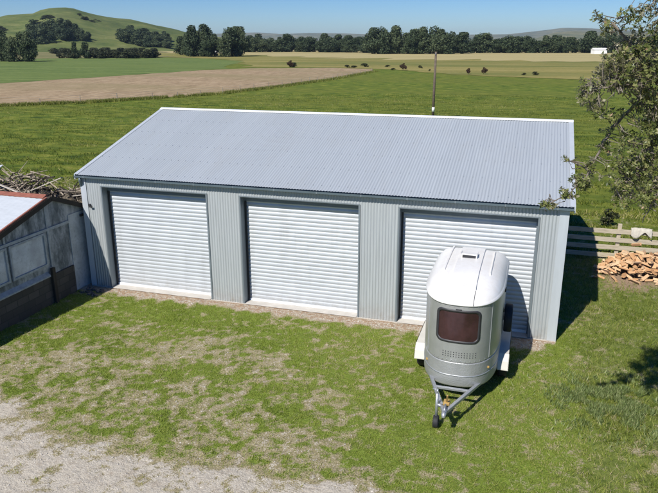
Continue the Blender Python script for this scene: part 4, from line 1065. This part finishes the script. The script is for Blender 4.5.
limb_pts = [Vector(a).lerp(Vector(b), k / 6) for l in LIMBS for a, b in zip(l[:-1], l[1:]) for k in range(7)]
LP = np.array([tuple(p) for p in limb_pts])
CL = [  # centre, radii, number of leaf rosettes
    ((13.25, -6.5, 6.62), (.44, .55, .38), 300), ((13.45, -6.5, 6.25), (.30, .45, .26), 130), ((12.93, -6.6, 6.55), (.22, .35, .26), 90),
    ((12.66, -6.75, 6.32), (.13, .25, .20), 42), ((12.80, -6.7, 6.12), (.12, .2, .12), 22), ((12.68, -6.6, 7.16), (.08, .15, .08), 9), ((12.85, -6.6, 7.05), (.15, .2, .12), 20),
    ((13.05, -6.8, 7.15), (.2, .3, .18), 30), ((13.35, -6.8, 7.12), (.3, .3, .22), 60), ((13.3, -6.9, 7.42), (.2, .2, .12), 14),
    ((13.45, -6.45, 5.95), (.24, .3, .18), 60), ((13.62, -6.4, 5.65), (.2, .3, .28), 60), ((13.40, -6.4, 5.35), (.20, .25, .22), 44), ((13.22, -6.4, 5.12), (.14, .2, .11), 22), ((13.55, -6.45, 5.05), (.16, .2, .2), 26),
    ((13.18, -6.4, 5.72), (.12, .15, .16), 16), ((12.95, -6.4, 5.62), (.07, .12, .10), 14), ((12.84, -6.4, 5.38), (.07, .12, .10), 16), ((12.74, -6.45, 5.13), (.10, .12, .06), 20),
    ((12.58, -6.5, 4.99), (.10, .1, .05), 15), ((12.36, -6.5, 4.86), (.12, .1, .05), 17), ((12.52, -6.5, 5.46), (.06, .1, .03), 6), ((12.66, -6.45, 5.42), (.08, .1, .03), 5), ((12.5, -6.5, 5.04), (.08, .1, .03), 6),
    ((12.95, -6.4, 5.83), (.10, .15, .06), 7), ((13.0, -6.5, 6.02), (.14, .2, .10), 12),
    ((13.35, -6.4, 5.55), (.34, .4, .30), 90), ((13.5, -6.4, 5.15), (.30, .35, .24), 70), ((13.15, -6.45, 5.3), (.22, .3, .22), 36), ((13.3, -6.5, 4.98), (.25, .3, .12), 30), ((13.6, -6.5, 5.95), (.25, .35, .25), 70), ((12.72, -6.45, 5.2), (.16, .2, .10), 26),
    ((14.3, -6.5, 6.4), (.6, .7, .7), 330), ((15.2, -6.4, 6.7), (.8, .9, .7), 360), ((16.1, -6.3, 6.3), (.8, .9, .8), 330), ((14.4, -6.6, 7.3), (.6, .6, .3), 110), ((14.3, -6.3, 5.4), (.4, .5, .4), 110), ((15.9, -6.5, 5.3), (.7, .8, .5), 180),
]
mb = MB(); LV = []; LT = []
gg = np.random.default_rng(3)
for (c, rad, cnt) in CL:
    for k in range(int(cnt * (1.7 if cnt > 50 else 1.5))):
        d = gg.normal(size=3); d /= np.linalg.norm(d); p = np.array(c) + d * np.array(rad) * gg.random() ** .4
        j = np.argmin(((LP - p) ** 2).sum(1)); q = LP[j]; dist = np.linalg.norm(p - q)
        if dist > .05 and (gg.random() < .35):
            m_ = (p + q) / 2 + gg.normal(size=3) * .06 * dist; q2 = p + (q - p) * min(1, .22 / dist) + gg.normal(size=3) * .05
            mb.tube([Vector(q2) - T0, Vector((p + q2) / 2 + gg.normal(size=3) * .02) - T0, Vector(p) - T0], [.007, .005, .003], 4, False)
        axis = (p - q) / max(dist, .01) + np.array([0, 0, .5]) + gg.normal(size=3) * .5; axis /= np.linalg.norm(axis)
        u = np.cross(axis, [0.3, .2, 1]); u /= np.linalg.norm(u); w = np.cross(axis, u); tb = gg.random()
        nl = gg.integers(6, 10)
        for i in range(nl):
            a = 2 * np.pi * i / nl + gg.random() * .6; rad_ = u * np.cos(a) + w * np.sin(a)
            dr_ = rad_ * gg.uniform(.7, 1.1) + axis * gg.uniform(-.1, .8); dr_ /= np.linalg.norm(dr_)
            sd = np.cross(dr_, axis); sd /= (np.linalg.norm(sd) + 1e-9); Ln = gg.uniform(.026, .054); wd = Ln * gg.uniform(.22, .32); nrm = np.cross(sd, dr_)
            b0 = p - T0 + axis * gg.uniform(-.02, .02)
            # folded leaf: four points around a mid rib
            LV += [b0, b0 + dr_ * Ln * .5 + sd * wd + nrm * wd * .25, b0 + dr_ * Ln, b0 + dr_ * Ln * .5 - sd * wd + nrm * wd * .25]
            LT += [min(1, max(0, tb * .5 + gg.random() * .45 + (.22 if gg.random() < .06 else 0)))] * 4
mb.build('twigs', M['bark'], tr)
np_mesh('leaves', np.array(LV), np.arange(len(LV)).reshape(-1, 4), M['treeleaf'], dict(tint=np.array(LT)), parent=tr)

# ------------------------------------------------------------------ air
m = bpy.data.materials.new('haze_air'); m.use_nodes = True; nt = m.node_tree
nt.nodes.remove(nt.nodes['Principled BSDF']); pv = nt.nodes.new('ShaderNodeVolumePrincipled')
pv.inputs['Color'].default_value = (.62, .80, 1, 1); pv.inputs['Density'].default_value = .00009; pv.inputs['Anisotropy'].default_value = .2
L(nt, pv.outputs[0], nt.nodes['Material Output'].inputs['Volume'])
mb = MB(); mb.box(-6500, 6500, -1500, 7200, -3, 100); tag(mb.build('haze', m), kind='stuff')

# ------------------------------------------------------------------ light, camera
sdir = Vector((.32, .95, -1.0)).normalized()
sun = bpy.data.lights.new('sun', 'SUN'); sun.energy = 4.7; sun.angle = R(.5); sun.color = (1, .96, .90)
so_ = bpy.data.objects.new('sun', sun); COL.objects.link(so_); so_.rotation_euler = sdir.to_track_quat('-Z', 'Y').to_euler()
w = bpy.data.worlds.new('World'); SC.world = w; w.use_nodes = True; nt = w.node_tree
sky = nt.nodes.new('ShaderNodeTexSky'); sky.sky_type = 'NISHITA'; sky.sun_disc = False
sky.sun_elevation = math.asin(-sdir.z); sky.sun_rotation = math.atan2(-sdir.x, -sdir.y); sky.altitude = 1200; sky.air_density = 1.0; sky.dust_density = 0.0; sky.ozone_density = 4.0
bg = nt.nodes['Background']; bg.inputs['Strength'].default_value = .062; hs = nt.nodes.new('ShaderNodeHueSaturation'); hs.inputs['Saturation'].default_value = 1.35; nt.links.new(sky.outputs[0], hs.inputs['Color']); nt.links.new(mix(nt, 1.0, hs.outputs[0], (.78, .93, 1.22), 'MULTIPLY'), bg.inputs['Color'])

cd = bpy.data.cameras.new('camera'); cam = bpy.data.objects.new('camera', cd); COL.objects.link(cam); SC.camera = cam
cd.sensor_width = 36; cd.lens = 655.77 / 658 * 36; cd.clip_end = 30000; cd.clip_start = .1
yaw, pit = -.302, .304
fwd = Vector((math.sin(yaw) * math.cos(pit), math.cos(yaw) * math.cos(pit), -math.sin(pit)))
right = Vector((math.cos(yaw), -math.sin(yaw), 0)); up = right.cross(fwd)
rol = -.002; r2 = right * math.cos(rol) + up * math.sin(rol); u2 = up * math.cos(rol) - right * math.sin(rol)
cam.matrix_world = Matrix.Translation(CAM) @ Matrix((r2, u2, -fwd)).transposed().to_4x4()
SC.render.engine = 'CYCLES'
SC.view_settings.view_transform = 'Standard'; SC.view_settings.look = 'None'; SC.view_settings.exposure = .35; SC.view_settings.gamma = 1
SC.render.resolution_x = 1024; SC.render.resolution_y = 767
